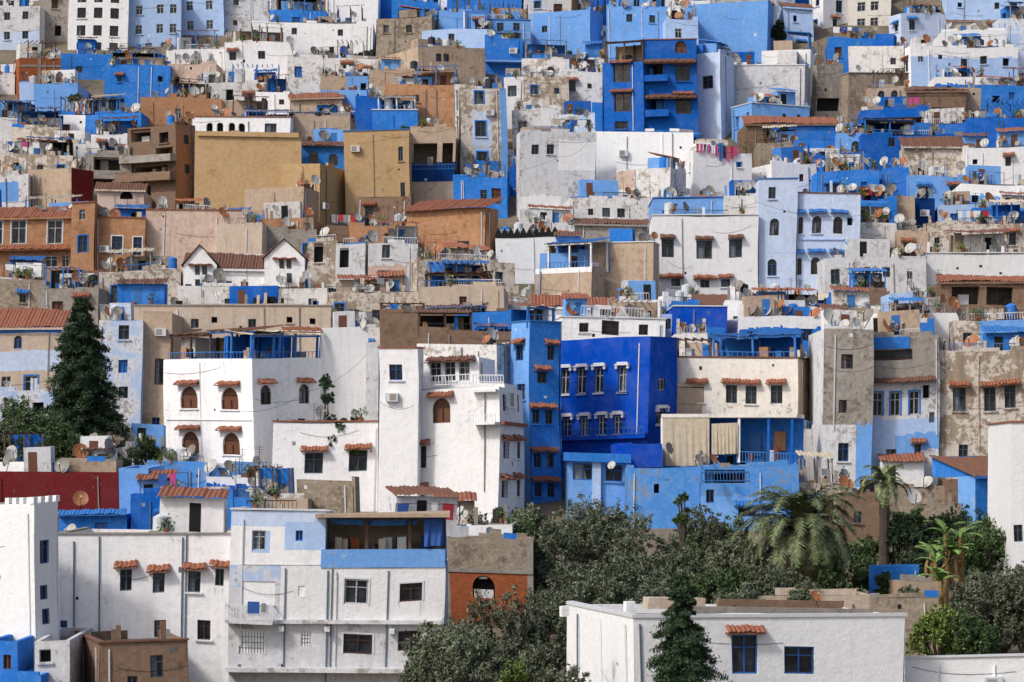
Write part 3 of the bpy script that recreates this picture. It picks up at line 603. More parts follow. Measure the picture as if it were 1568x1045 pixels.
# ochre block
o=h(298,300,463,206,330,'ochre',th=3,Y=280,clut=0,dep=10,reg=[('R',330,270,380,330,'tan')])
o=s1(296,445,180,300,'white',Y=286,clut=1,cop='tile',win=[('R',[322,338,356,371],[197],10,14,'da'),('R',[415],[195],18,14,'g')],dep=6); o.pergola('R',375,440,168,'frameB','whiterail','bluerail','white')
o=s1(440,535,178,300,'tan',Y=287,clut=2,dep=6); o.pergola('R',485,535,172,'frameW','wood','iron','dark'); o.pergola('R',440,485,172,'tile','wood','bluerail','tan')
o=s1(463,530,222,330,'blue',Y=282,clut=1,th=0,win=[('R',[482],[240],14,20,'aN'),('R',[512],[243],14,18,'aN')]); o.tcan('R',463,535,222,'tileD',.5,.4)
o=s1(528,628,200,360,'ochre',Y=279,th=0,clut=0,win=[('R',[615],[237],7,22,'g'),('R',[617],[292],7,22,'g')],cop='bluerail'); o=h(430,489,545,250,400,'ochre',th=70,Y=275,clut=0,reg=[('R',489,250,545,400,'ochre')])
o=s1(628,698,196,300,'tan',Y=282,clut=1,win=[('R',[652],[238],36,34,'O'),('R',[686],[238],16,34,'O')],reg=[('R',628,250,698,280,'navy')]); o.rail('R',628,698,253,262,-.05,'bluerail')
o=h(545,628,632,300,400,'brown',th=80,Y=272,clut=2,auto=1)
o=h(622,744,762,318,400,'orange',th=72,Y=265,clut=0,bits=False,win=[('L',[711],[378],18,16,'gB')]); P=o.pf('L'); sheet(o.part('roof'),P(-.3,-.5,o.z1-.05),P(o.L+.3,-.5,o.z1-.05),P(o.L+.3,4,o.z1+1.1),P(-.3,4,o.z1+1.1),'tile')
o=s1(535,625,346,420,'orange',Y=262,clut=3,auto=1); o=s1(500,560,350,420,'brown',Y=264,clut=2,auto=1)
# centre
o=s1(697,740,133,300,'washed',Y=289,th=0,clut=0,win=[('R',[734],[148],12,16,'g')]); o=h(700,704,776,134,290,'rough2',th=4,Y=287,clut=1,win=[('R',[734],[148],14,20,'gT'),('R',[735],[196],16,24,'gT'),('R',[737],[243],16,24,'gT')],reg=[('R',722,170,752,222,'washed'),('R',725,225,750,275,'pale'),('R',766,134,776,290,'light'),('R',715,134,750,160,'rough')])
o=s1(695,778,272,350,'blue',Y=280,clut=2,auto=1,win=[('R',[742],[300],10,16,'g')])
o=h(790,797,912,200,370,'greywhite',th=8,Y=278,clut=1,win=[('R',[820,843],[228],11,15,'g'),('R',[818],[338],16,16,'g'),('R',[850],[335],12,10,'d')],reg=[('R',797,300,860,320,'white'),('R',855,215,912,260,'white')]); o.bx('R',800,856,193,200,.3,2,'tan')
o=s1(785,860,168,240,'rough',Y=291,clut=2,auto=1); o=s1(855,912,178,270,'washed',Y=288,clut=2,win=[('R',[870,888,901],[190],8,10,'g')])
o=s1(908,1062,203,300,'cleanwhite',Y=284,clut=0,th=-2,dep=5); o=h(1040,1060,1150,232,300,'white',th=12,Y=279.5,clut=2,auto=1); o.hang(1064,1128,222,['c_red','c_pink','c_blk','c_pink','c_white','c_pink','c_blue','c_blk','c_pink'],1.2,11)
o=s1(872,1003,302,380,'rough',Y=270,clut=2,win=[('R',[927,950],[324],12,14,'g'),('R',[903],[324],8,10,'g')]); o=h(945,1028,1050,258,330,'rough',th=70,Y=274,clut=2,reg=[('L',945,262,975,290,'pink')])
o=s1(880,990,342,400,'grey',Y=266,clut=1,roof=('shed',.7,3,'tileD')); o=s1(760,856,362,440,'white',Y=262,clut=2,th=0); P=o.pf('R'); q=o.part('zigzag_parapet')
for i in range(10): t=o.W*i/10; q.add([P(t,-.02,o.z1-.2),P(t+o.W/10,-.02,o.z1-.2),P(t+o.W/10,-.02,o.z1+.2),P(t+o.W/20,-.02,o.z1+.75),P(t,-.02,o.z1+.2)],'dark')
o=s1(790,880,345,400,'greywhite',Y=266,clut=3,auto=1)
o=h(818,905,925,408,460,'tan',th=55,Y=248,clut=0,reg=[('L',818,408,905,418,'white'),('R',905,380,925,460,'tan')]); o.pergola('L',835,900,372,'shutB','white','bluerail','blue')
o=h(895,1000,1010,372,480,'tan',th=78,Y=250,clut=1,cop='frameW'); o=s1(825,900,388,440,'light',Y=251,clut=2)
o=s1(815,940,470,560,'white',Y=230,clut=1,roof=('shed',1.0,3),th=0,win=[('R',[880],[492],14,14,'g')]); o=h(846,862,1018,487,560,'white',th=6,Y=225,clut=1,cop='frameW',win=[('R',[895],[504],14,14,'gN'),('R',[935],[503],26,22,'gN'),('R',[985],[503],14,16,'gN')]); o.rail('R',890,985,470,486,.05,'whiterail',.22)
o=s1(938,1012,458,520,'rough',Y=233,clut=3); o=s1(1010,1032,480,540,'pale',Y=228,clut=1,win=[('R',[1021],[495],9,16,'g')]); o=s1(1030,1112,468,545,'royal',Y=226,clut=0,th=0,cop='frameW'); o=s1(1080,1110,500,560,'blue',Y=222,clut=2); o=s1(1035,1085,510,560,'rough',Y=220,clut=3)
o=s1(1112,1160,462,540,'white',Y=236,clut=3,auto=1); o=s1(1155,1262,476,560,'rough',Y=233,clut=5,auto=1); o=s1(1130,1260,486,545,'white',Y=226,clut=5,auto=1,reg=[('R',1130,505,1260,545,'blue')])
o=s1(1260,1350,480,540,'rough2',Y=228,clut=4,auto=1); o=s1(1350,1430,492,545,'blue',Y=226,clut=3,auto=1,dep=4); o=s1(1365,1400,448,530,'pale',Y=232,clut=0,win=[('R',[1374],[470],8,26,'aN')]); o=s1(1400,1470,478,540,'white',Y=229,clut=3); o=s1(1460,1600,490,560,'rough2',Y=226,clut=5,auto=1,reg=[('R',1500,490,1600,520,'light')])
o=s1(1440,1600,432,520,'brown',Y=236,clut=1,roof=('shed',.6,3,'tile'),th=-2,win=[('R',[1478],[455],42,28,'O'),('R',[1530],[455],40,28,'O')])
o=s1(1300,1362,445,500,'brown',Y=238,clut=3,auto=1); o=s1(1270,1310,452,510,'blue',Y=237,clut=3); o=s1(1385,1440,455,500,'grey',Y=236,clut=3,auto=1)
# white + pale blue pair
o=s1(1000,1162,330,440,'white',Y=256,th=0,clut=1,cop='frameW',win=[('R',[1024],[380],19,28,'g'),('R',[1080],[380],24,28,'g'),('R',[1128],[380],20,28,'g'),('R',[1035,1080,1112],[432],14,12,'gc')]); o.tcan('R',1006,1045,425,'tile'); o.tcan('R',1062,1098,425,'tile'); o.tcan('R',1012,1036,364,'tileD'); o.tcan('R',1066,1094,364,'tileD'); o.tcan('R',1116,1140,364,'tileD')
o=s1(1000,1120,303,400,'light',Y=260,th=0,clut=1,cop='bluerail',win=[('R',[1030],[315],12,10,'g')]); o=s1(1108,1162,300,400,'rough',Y=259,th=0,clut=2)
o=s1(1161,1220,275,450,'paleW',Y=256.5,th=0,clut=0,cop='bluerail',win=[('R',[1181],[296],11,18,'g'),('R',[1186],[348],14,26,'gNa'),('R',[1184],[410],14,26,'gBa')])
o=s1(1220,1316,297,450,'paleW',Y=257,th=0,clut=1,cop='tileD',win=[('R',[1217+5,1250,1282],[347],14,26,'gNa'),('R',[1222,1250],[410],14,26,'gNa'),('R',[1300],[340],8,12,'d')])
for a,b in ((1172,1198),(1205,1232),(1237,1264),(1270,1297)): 
    o.tcan('R',a,b,328,'shutB'); o.tcan('R',a,b,389,'shutB')
o.bx('R',1161,1316,366,368,-.1,-.003,'pale','string_course')
# ================================================================ RIGHT UPPER
o=s1(1265,1420,396,480,'greywhite',Y=250,th=0,clut=3,auto=1); o=s1(1418,1600,388,470,'white',Y=251,th=2,clut=3,cop='frameW',win=[('R',[1392,1440,1500],[425],9,12,'g')])
o=s1(1300,1372,340,410,'rough',Y=262,clut=2,win=[('R',[1326],[373],22,18,'gN')]); o=s1(1372,1420,352,410,'tan',Y=260,clut=3,auto=1); o=s1(1372,1402,302,360,'tan',Y=268,clut=1,th=0); o=s1(1398,1432,305,400,'navy',Y=270,clut=1)
o=s1(1418,1600,344,400,'rough2',Y=260,clut=6,auto=1,th=2); o=s1(1440,1500,315,380,'pale',Y=267,clut=3,auto=1); o=s1(1490,1600,320,370,'blue',Y=266,clut=4,auto=1)
o=s1(1310,1375,305,370,'blue',Y=267,clut=3,auto=1); o=s1(1470,1600,283,340,'white',Y=272,clut=4,auto=1,reg=[('R',1470,300,1600,340,'light')])
o=s1(1386,1490,224,300,'rough2',Y=284,th=0,clut=0,roof=('shed',1.3,3,'tileD')); o=s1(1476,1600,226,300,'white',Y=283,clut=2,auto=1); o=s1(1350,1392,262,320,'blue',Y=279,clut=3,auto=1)
o=s1(1390,1480,270,330,'light',Y=278,clut=4,auto=1,dep=5); o=s1(1215,1330,240,300,'vivid',Y=285,clut=4,auto=1); o=h(1150,1180,1250,250,320,'white',th=20,Y=281,clut=3,auto=1); o=s1(1250,1345,262,330,'blue',Y=277,clut=4,auto=1)
o=s1(1142,1282,190,270,'brown',Y=292,clut=1,win=[('R',[1175],[200],14,12,'gN'),('R',[1200],[200],14,12,'gN')],reg=[('R',1180,185,1282,270,'blue')],roof=('shed',1.0,3)); o=s1(1160,1225,222,280,'stone',Y=287,clut=4,auto=1); o=s1(1280,1340,205,270,'light',Y=290,clut=3,auto=1)
o=s1(1320,1475,206,280,'vivid',Y=288,clut=3,win=[('R',[1365],[216],10,14,'g'),('R',[1410],[222],12,10,'g')]); o.pergola('R',1325,1400,182,'tileD','bluerail','bluerail','navy'); o=s1(1400,1490,190,270,'blue',Y=292,clut=3,auto=1); o=s1(1480,1600,182,270,'vivid',Y=291,clut=3,auto=1)
o=h(1285,1300,1390,112,200,'stone',th=15,Y=303,clut=1,cop='concrete',win=[('R',[1345],[145],12,14,'g')]); o=h(1243,1250,1290,98,190,'grey',th=15,Y=306,clut=2,win=[('R',[1268],[160],36,20,'d')]); o=s1(1320,1425,168,230,'vivid',Y=298,clut=2,win=[('R',[1370],[190],90,20,'O')]); o=s1(1330,1395,135,200,'tan',Y=302,clut=1,win=[('R',[1350,1370],[148],10,18,'ga')])
o=s1(1390,1480,140,200,'brown',Y=300,clut=3,win=[('R',[1450],[175],70,18,'O')],roof=('shed',.7,3,'tileD')); o=s1(1470,1510,135,210,'tan',Y=301,clut=1); o=s1(1505,1600,130,220,'blue',Y=300,clut=3,auto=2)
o=s1(1430,1510,118,180,'white',Y=305,clut=4,auto=1,reg=[('R',1430,130,1510,180,'blue')]); o=h(1300,1385,1400,70,140,'rough',th=75,Y=312,clut=2,auto=1); o=h(1380,1395,1560,70,150,'white',th=8,Y=310,clut=5,auto=1,reg=[('R',1395,88,1560,150,'pale')]); o=s1(1440,1540,48,110,'white',Y=318,clut=1,win=[('R',[1462,1482,1502],[66],8,10,'ga')],reg=[('R',1440,72,1540,80,'blue')])
o=s1(1530,1600,30,120,'washed',Y=320,clut=2,auto=2); o=h(1362,1380,1450,20,100,'paleW',th=18,Y=326,clut=3,auto=1); o=h(1240,1262,1300,-20,90,'white',th=30,Y=332,clut=1,auto=2); o=s1(1300,1365,-15,80,'cream',Y=333,clut=1,win=[('R',[1320,1340],[10,35],12,14,'gW')]); o=s1(1200,1245,12,90,'pale',Y=328,clut=2,auto=2,roof=('shed',1,3,'tileD')); o=s1(1270,1345,60,130,'blue',Y=316,clut=3,auto=1)
o=s1(1450,1568,-12,70,'pale',Y=334,clut=2,auto=2); o=s1(1540,1640,-30,60,'white',Y=338,clut=1,auto=2); o=s1(1370,1455,-25,50,'rough',Y=340,clut=1,auto=2)
# tall vivid blue house
o=h(923,985,1068,92,215,'vivid',th=64,Y=299,clut=0,win=[('L',[952],[110,155],26,28,'gNc'),('L',[950],[190],20,12,'gN')],reg=[('R',985,55,1068,215,'vivid')])
o.pergola('L',928,983,62,'tileD','wood','iron','tan')
o=s1(985,1068,60,215,'vivid',th=0,Y=299.5,clut=0,cop='tile',win=[('R',[1002],[105],28,20,'O'),('R',[1002],[158],28,22,'O'),('R',[1044],[71],18,20,'aNxN'),('R',[1046],[112],22,24,'gNc'),('R',[1046],[160],24,28,'gNc')])
for y in (96,150): o.tcan('R',986,1066,y,'tileD',.8,.4)
o.balcony('R',986,1022,115,122,.8,'vivid'); o.balcony('R',986,1022,168,176,.8,'vivid')
o=h(1068,1104,1124,82,220,'paleW',th=66,Y=301,clut=1,win=[('L',[1085],[128],16,20,'g')]); o=h(1124,1232,1248,98,190,'greywhite',th=78,Y=304,clut=1,cop='frameW'); o=h(1165,1240,1250,75,180,'white',th=78,Y=308,clut=1); o=h(1120,1150,1240,160,215,'light',th=20,Y=297,clut=2,auto=1,cop='frameW')
o=s1(1110,1170,100,190,'white',Y=306,clut=2,win=[('R',[1145,1158],[120],6,8,'d')]); o=s1(905,925,160,215,'blue',Y=302,clut=0)
# centre top
o=h(565,640,744,70,200,'tan',th=25,Y=305,clut=1,win=[('R',[672,684],[88],9,12,'g'),('L',[600],[130],10,14,'g')]); o=s1(565,700,108,215,'tan',th=0,Y=300,clut=2,win=[('R',[672],[145],14,18,'gN')]); o=s1(590,700,130,220,'orange',Y=297,clut=2,auto=1)
o=s1(520,575,140,220,'light',Y=296,clut=1); o=s1(570,640,170,230,'blue',Y=293,clut=1,cop='frameW'); o.pergola('R',580,636,148,'frameW','whiterail','bluerail','blue')
o=s1(545,585,152,220,'vivid',Y=294,clut=2)
o=h(575,660,672,27,110,'stone',th=78,Y=320,clut=1,win=[('L',[590,625],[45],9,12,'g')]); o=h(645,745,755,45,110,'pale',th=78,Y=316,clut=2,win=[('L',[690],[60],9,12,'g')]); o=s1(672,750,20,100,'light',Y=322,clut=2,auto=1)
o=s1(742,800,60,130,'blue',Y=313,clut=2,auto=1); o.balcony('R',745,800,85,95,1,'light','bluerail'); o=s1(745,812,30,110,'light',Y=318,clut=2,win=[('R',[765,790],[42],10,14,'g')],cop='bluerail')
o=h(818,905,932,15,100,'light',th=65,Y=322,clut=1,win=[('L',[835],[45],8,10,'g')],reg=[('L',818,60,905,100,'light')]); o=s1(800,925,90,150,'rough',Y=310,clut=4,auto=1); o=s1(860,925,110,190,'greywhite',Y=303,clut=3,auto=1); o=s1(770,870,120,200,'rough2',Y=301,clut=4,auto=1,reg=[('R',770,120,800,200,'white')])
o=s1(930,1062,12,100,'light',Y=320,clut=2,win=[('R',[965,1000],[30],9,12,'g')]); o=h(1060,1175,1187,2,100,'light',th=78,Y=322,clut=0); o=s1(1020,1070,30,100,'pale',Y=316,clut=2,auto=1)
# top left
o=s1(105,196,-25,100,'white',th=0,Y=326,clut=0,win=[('R',[125,150,175],[-4,20,47,73],13,16,'gN')]); o=s1(196,276,-8,90,'pale',th=0,Y=327,clut=1,cop='frameW',win=[('R',[212,244,264],[14,44],10,14,'gW'),('R',[228,252],[72],10,14,'gW')]); o=s1(274,342,-20,80,'light',Y=330,clut=1,win=[('R',[290,320],[10,40],10,14,'gW')],reg=[('R',274,-20,342,80,'pale')]); o=s1(340,412,-15,80,'greywhite',Y=331,clut=2,auto=2); o=s1(60,108,-10,100,'grey',Y=328,clut=2,auto=3); o=s1(-20,62,12,100,'greywhite',Y=326,clut=2,win=[('R',[12,40],[25,55],9,12,'g')],reg=[('R',-20,50,62,100,'paleW')]); o=s1(-20,60,-40,40,'white',Y=340,clut=1,auto=2)
o=h(-20,30,92,88,175,'brick',th=20,Y=312,clut=2,win=[('L',[12],[125],16,20,'g')]); o.bx('R',30,92,100,103,-.04,0,'concrete','beam'); o.bx('R',58,62,88,175,-.04,0,'concrete','beam')
o=s1(30,120,128,200,'pale',Y=306,clut=3,th=0,reg=[('R',52,128,120,200,'light')],auto=1); o=s1(92,245,84,140,'blue',Y=318,clut=2,th=0,win=[('R',[180],[100],30,10,'d'),('R',[120,210],[108],10,10,'g')]); o=s1(160,260,100,170,'blue',Y=311,clut=3,auto=1,dep=6); o=s1(215,260,95,150,'tan',Y=314,clut=2)
o=s1(215,340,150,220,'orange',Y=300,clut=5,auto=1); o=s1(85,215,175,240,'blue',Y=296,clut=4,auto=1,reg=[('R',85,175,130,240,'white')]); o=s1(20,95,195,270,'rough2',Y=292,clut=4,auto=1); o=s1(60,160,220,280,'greywhite',Y=287,clut=4,auto=1); o=s1(140,215,205,270,'white',Y=286,clut=4,auto=1)
o=s1(255,345,75,140,'white',Y=318,clut=4,th=0,auto=1); o=s1(255,330,98,160,'pink',Y=312,clut=3,auto=1); o=s1(345,450,65,150,'white',Y=316,clut=4,auto=1); o=s1(300,440,125,190,'rough',Y=304,clut=5,auto=1); o=s1(392,445,140,200,'white',Y=297,clut=2,win=[('R',[405],[155],8,10,'g'),('R',[432],[155],8,8,'g')]); o=s1(445,525,150,220,'tan',Y=294,clut=2,roof=('shed',.8,3,'tile'))
o=s1(385,570,35,110,'white',Y=321,clut=3,th=0,win=[('R',[450,520],[48],8,10,'g')]); o=s1(410,500,15,90,'blue',Y=326,clut=3,auto=1); o=s1(440,580,90,150,'rough',Y=310,clut=5,auto=1); o=s1(490,575,118,170,'light',Y=304,clut=4,auto=1,reg=[('R',490,118,530,140,'tan')]); o=s1(500,580,-10,80,'white',Y=331,clut=2,auto=2)
o=s1(-20,50,180,260,'greywhite',Y=296,clut=3,auto=1); o=s1(0,110,238,300,'rough2',Y=283,clut=4,auto=1)
# ================================================================ filler houses along the hill terraces
listed=list(RECTS)
def fill(bot,step,wr,hr,keep,lim):
    while bot>-150:
        Y=D(bot); x=-90+U(0,60)
        while x<1660:
            w=U(*wr)*F/Y; hgt=U(*hr)*F/Y; top=bot-hgt
            bad=(x+w>790 and bot>lim) or R()>keep
            if not bad:
                for (a,b,t,bb,yy) in listed:
                    if yy>Y-1:
                        ox=min(b,x+w)-max(a,x); oy=min(bb,bot)-max(t,top-8)
                        if ox>5 and oy>7: bad=True;break
            if not bad:
                for (a,b,t,bb,yy) in listed:
                    if yy<Y and a<=x+2 and b>=x+w-2 and t<=top-12: bad=R()<.9; break
            if not bad:
                pal=['white']*9+['rough']*5+['rough2']*3+['greywhite']*6+['pale']*3+['light']*5+['blue']*5+['vivid']*3+['washed']*4+['tan']*3+['orange']*1+['stone']*1+['pink']*1+['grey']*1
                if x<520 and bot>100: pal+=['tan']*5+['tanW']*5+['orange']*2+['brown']*3
                if x>800 and bot<420: pal+=['blue']*7+['light']*5+['vivid']*4
                mt=random.choice(pal); reg=[]
                if R()<.4: reg=[('R',x-5,top+hgt*U(.2,.6),x+w+5,bot+60,random.choice(['blue','light','vivid','pale','white','rough']))]
                xl=x; th=None
                if R()<.35: xl=x-U(6,20); th=U(12,35)
                h(xl,x,x+w,top,bot,mt,th=th,reg=reg,auto=2,clut=random.choice([1,2]),filler=True,dep=6,roof=('shed',U(.5,1.1),3,random.choice(['tile','tileD'])) if R()<.1 else None)
            x+=w*U(.8,1.25)
        bot-=step*U(.85,1.15)
fill(1010,24,(4.5,9),(3.2,6.2),1,830)
listed=list(RECTS)
fill(1000,14,(1.6,3.8),(1.6,3.6),.9,800)
for o in HS: o.done()
print('HOUSES',len(HS),'dishes',len(DISH))
# ---------------------------------------------------------------- satellite dishes
def dishmesh(mat):
    mb=MB(); n=18; rings=4
    for r in range(rings):
        for i in range(n):
            def p(rr,ii):
                q=rr/rings; a=2*math.pi*ii/n; return (q*math.cos(a),-.22*q*q+.0,q*math.sin(a))
            mb.add([p(r,i),p(r,i+1),p(r+1,i+1),p(r+1,i)] if r else [p(0,i),p(1,i+1),p(1,i)],mat)
    I=lambda t,d,z:(t,d,z)
    boxp(mb,I,-.05,.05,.0,.35,-.08,.08,'iron'); boxp(mb,I,-.04,.04,.28,.36,-1.9,.05,'iron')
    for k in range(6):
        q=k/6; boxp(mb,I,-.03,.03,-.2-.7*q-.12,-.2-.7*q,-.95+.85*q,-.88+.85*q+.1,'iron')
    boxp(mb,I,-.1,.1,-1.05,-.88,-.12,.1,'dishw')
    o=mb.obj('satellite_dish'); me=o.data; bpy.data.objects.remove(o); return me
DM=[dishmesh(k) for k in ('dishw','disho','dishg')]
for x,y,z,r in DISH:
    o=bpy.data.objects.new('satellite_dish',random.choices(DM,[5,2,3])[0]); col.objects.link(o); o.location=(x,y,z); o.scale=(r,)*3
    o.rotation_euler=(math.radians(-U(15,40)),0,math.radians(random.choice([U(10,60),U(-60,-20),U(20,50)])))
# ---------------------------------------------------------------- foliage
def leaves(pts,size,mat,name,parent,asp=.45):
    N=len(pts); a=np.random.normal(size=(N,3)); a/=np.linalg.norm(a,axis=1)[:,None]
    b=np.random.normal(size=(N,3)); b-=a*(a*b).sum(1)[:,None]; b/=np.linalg.norm(b,axis=1)[:,None]
    s=size*np.random.uniform(.6,1.4,(N,1)); a=a*s; b=b*s*asp
    v=np.stack([pts-a,pts-b*.8,pts+a,pts+b*.8],1).reshape(-1,3)
    return rawmesh(v,N,mat,name,parent)
def rawmesh(v,N,mat,name,parent):
    me=bpy.data.meshes.new(name); me.vertices.add(4*N); me.vertices.foreach_set('co',v.astype(np.float32).ravel()); me.loops.add(4*N); me.loops.foreach_set('vertex_index',np.arange(4*N,dtype=np.int32)); me.polygons.add(N); me.polygons.foreach_set('loop_start',np.arange(0,4*N,4,dtype=np.int32)); me.materials.append(M[mat]); me.update(calc_edges=True)
    o=bpy.data.objects.new(name,me); col.objects.link(o); o.parent=parent; return o
def tube(mb,pts,rads,mat,n=7):
    rings=[]
    for i,(p,r) in enumerate(zip(pts,rads)):
        p=Vector(p); d=(Vector(pts[min(i+1,len(pts)-1)])-Vector(pts[max(i-1,0)])).normalized()
        x=d.cross(Vector((0.3,1,.1))).normalized(); y=d.cross(x); rings.append([p+x*r*math.cos(6.2832*k/n)+y*r*math.sin(6.2832*k/n) for k in range(n)])
    for a,b in zip(rings,rings[1:]):
        for k in range(n): mb.add([a[k],a[(k+1)%n],b[(k+1)%n],b[k]],mat)
def empty(name,loc):
    e=bpy.data.objects.new(name,None); e.location=loc; col.objects.link(e); return e
def crown_tree(name,px,base,top,wpx,mat='olive',Y=None,leaf=.12,dens=1.,trunk=.2,nl=16):
    Y=Y or D(base); X=(px-CX)*Y/F; zb=zg(Y)-.1; zt=(HZ-top)*Y/F-zb; rx=wpx/2*Y/F; e=empty(name,(X,Y,zb))
    z0=zt*trunk; cz=(z0+zt)/2; rz=(zt-z0)/2; mb=MB(); P=[]
    for i in range(nl):
        v=np.random.normal(size=3); v/=np.linalg.norm(v); v*=np.random.uniform(.35,.8)
        c=np.array([v[0]*rx,v[1]*rx*.9,cz+v[2]*rz]); r=np.random.uniform(.2,.38)*min(rx,rz*1.1)
        tube(mb,[(0,0,0),(c[0]*.15,c[1]*.15,z0*.9),(c[0]*.6,c[1]*.6,(z0+c[2])/2),tuple(c)],[.2,.14,.07,.03],'bark',6)
        ns=int(28*dens)
        for k in range(ns):
            d=np.random.normal(size=3); d/=np.linalg.norm(d); sc=c+d*r*np.random.uniform(.5,1.35); sr=r*np.random.uniform(.08,.28)
            m=int(26+sr*44); el=np.array([1,1,.8]) if R()<.6 else np.array([.6,.6,1.7])
            q=np.random.normal(size=(m,3))*sr*.72*el; P.append(sc+q)
    P=np.concatenate(P); mb.obj('trunk_and_limbs',e,(0,0,0)); leaves(P,leaf,mat,'crown',e,.4); return e
def conifer(px,base,top,wpx,Y=None,mat='fir',name='fir_tree',leaf=.16,lv=34):
    Y=Y or D(base); X=(px-CX)*Y/F; zb=zg(Y)-.1; H=(HZ-top)*Y/F-zb; R0=wpx/2*Y/F; e=empty(name,(X,Y,zb)); mb=MB(); tube(mb,[(0,0,0),(0.05,0,H*.5),(0,0,H*.98)],[.3,.17,.02],'bark'); P=[]
    for i in range(lv):
        q=i/lv; z=H*(.04+.94*q); rr=R0*(1-q)**.7*U(.7,1.15)+.15; nb=int(9-4*q)
        for k in range(nb):
            a=U(0,6.28); L=rr*U(.6,1.2); pts=[]
            for j in range(5):
                s=j/4; pts.append((L*s*math.cos(a),L*s*math.sin(a),z+L*(.18*s-.38*s*s)))
            tube(mb,pts,[.05,.04,.03,.02,.01],'bark',4)
            for s in np.linspace(.12,1,int(6+L*5)):
                c=np.array([L*s*math.cos(a),L*s*math.sin(a),z+L*(.18*s-.38*s*s)]); m=22
                w=(.10+.26*(1-s)+.06)*min(1,L*.6); qn=np.random.normal(size=(m,3))*[w,w,w*.5]; P.append(c+qn-[0,0,.06])
    mb.obj('trunk',e); leaves(np.concatenate(P),leaf,mat,'needles',e,.3)
def palm(px,cy,base,fl,Y,n=60,name='palm_tree',dead=14,lr=1.):
    X=(px-CX)*Y/F; zb=zg(Y)-.1; zc=(HZ-cy)*Y/F-zb; L0=fl*Y/F; e=empty(name,(X,Y,zb)); mb=MB()
    hs=[zc*i/12 for i in range(13)]; tube(mb,[(.1*math.sin(z*.4),0,z) for z in hs],[.3+.04*(i%2) for i in range(13)],'bark',9); mb.obj('trunk',e)
    V=[[],[]]
    for i in range(n+dead):
        dd=i>=n; a=U(0,6.28); el=U(-.25,1.45) if not dd else U(-1.3,-.7); L=L0*U(.8,1.12)*(.7 if dd else 1); p=np.array([0,0,zc+.1]); ang=el; seg=18; prev=p
        ca,sa=math.cos(a),math.sin(a); side=np.array([-sa,ca,0])
        for j in range(seg):
            dv=np.array([ca*math.cos(ang),sa*math.cos(ang),math.sin(ang)]); q=prev+dv*L/seg; w=.025
            V[dd].append(np.array([prev-side*w,prev+side*w,q+side*w*.7,q-side*w*.7])); ang-=(.05+.11*j/seg)*(1.1 if not dd else .5)
            if j>1:
                ll=.6*lr*math.sin(math.pi*(.15+.8*j/seg))*L0/3.5
                for s in (-1,1):
                    for u in (0,.25,.5,.75):
                        r0=prev+(q-prev)*u; tip=r0+(side*s*.7+dv*.6+np.array([0,0,U(-.5,.15)]))*ll*U(.8,1.15); wd=dv*.04
                        V[dd].append(np.array([r0-wd,r0+wd,tip+wd*.2,tip-wd*.2]))
            prev=q
    for k,nm,mt in ((0,'fronds','palmleaf'),(1,'dead_fronds','palmdead')):
        if V[k]: rawmesh(np.concatenate(V[k]),len(V[k]),mt,nm,e)
    if dead>8:
        mb=MB()
        for i in range(10):
            a=U(0,6.28); r=U(.3,.9); tube(mb,[(0,0,zc),(r*.6*math.cos(a),r*.6*math.sin(a),zc+.4),(r*math.cos(a),r*math.sin(a),zc-.2)],[.03,.03,.08],'disho',5)
        mb.obj('date_stalks',e)
def banana(px,cy,Y,n=12,fl=1.6,name='banana_plant'):
    X=(px-CX)*Y/F; zb=zg(Y)-.1; zc=(HZ-cy)*Y/F-zb; e=empty(name,(X,Y,zb)); mb=MB(); tube(mb,[(0,0,0),(.1,0,zc*.6),(0,0,zc)],[.2,.16,.1],'palmdead'); mb.obj('stem',e); V=[];W=[]
    for i in range(n):
        dead=i>n*.6; a=U(0,6.28); ang=U(.5,1.4) if not dead else U(-1.4,-.8); p=np.array([0,0,zc-(.4 if dead else 0)]); side=np.array([-math.sin(a),math.cos(a),0]); L=fl*U(.7,1.15); seg=9; pw=.03
        for j in range(seg):
            dv=np.array([math.cos(a)*math.cos(ang),math.sin(a)*math.cos(ang),math.sin(ang)]); q=p+dv*L/seg; w=.26*math.sin(math.pi*min(1,(j+1.2)/(seg+.8)))*U(.75,1.1)
            for s in (-1,1): (W if dead else V).append(np.array([p,p+side*s*pw+[0,0,-.05],q+side*s*w+[0,0,-.06],q]))
            pw=w; p=q; ang-=.16
    rawmesh(np.concatenate(V),len(V),'banana','leaves',e)
    if W: rawmesh(np.concatenate(W),len(W),'palmdead','dry_leaves',e)
conifer(126,700,446,150,Y=207,lv=48)
conifer(1045,1100,868,132,Y=133,leaf=.12,name='cypress_tree',lv=38)
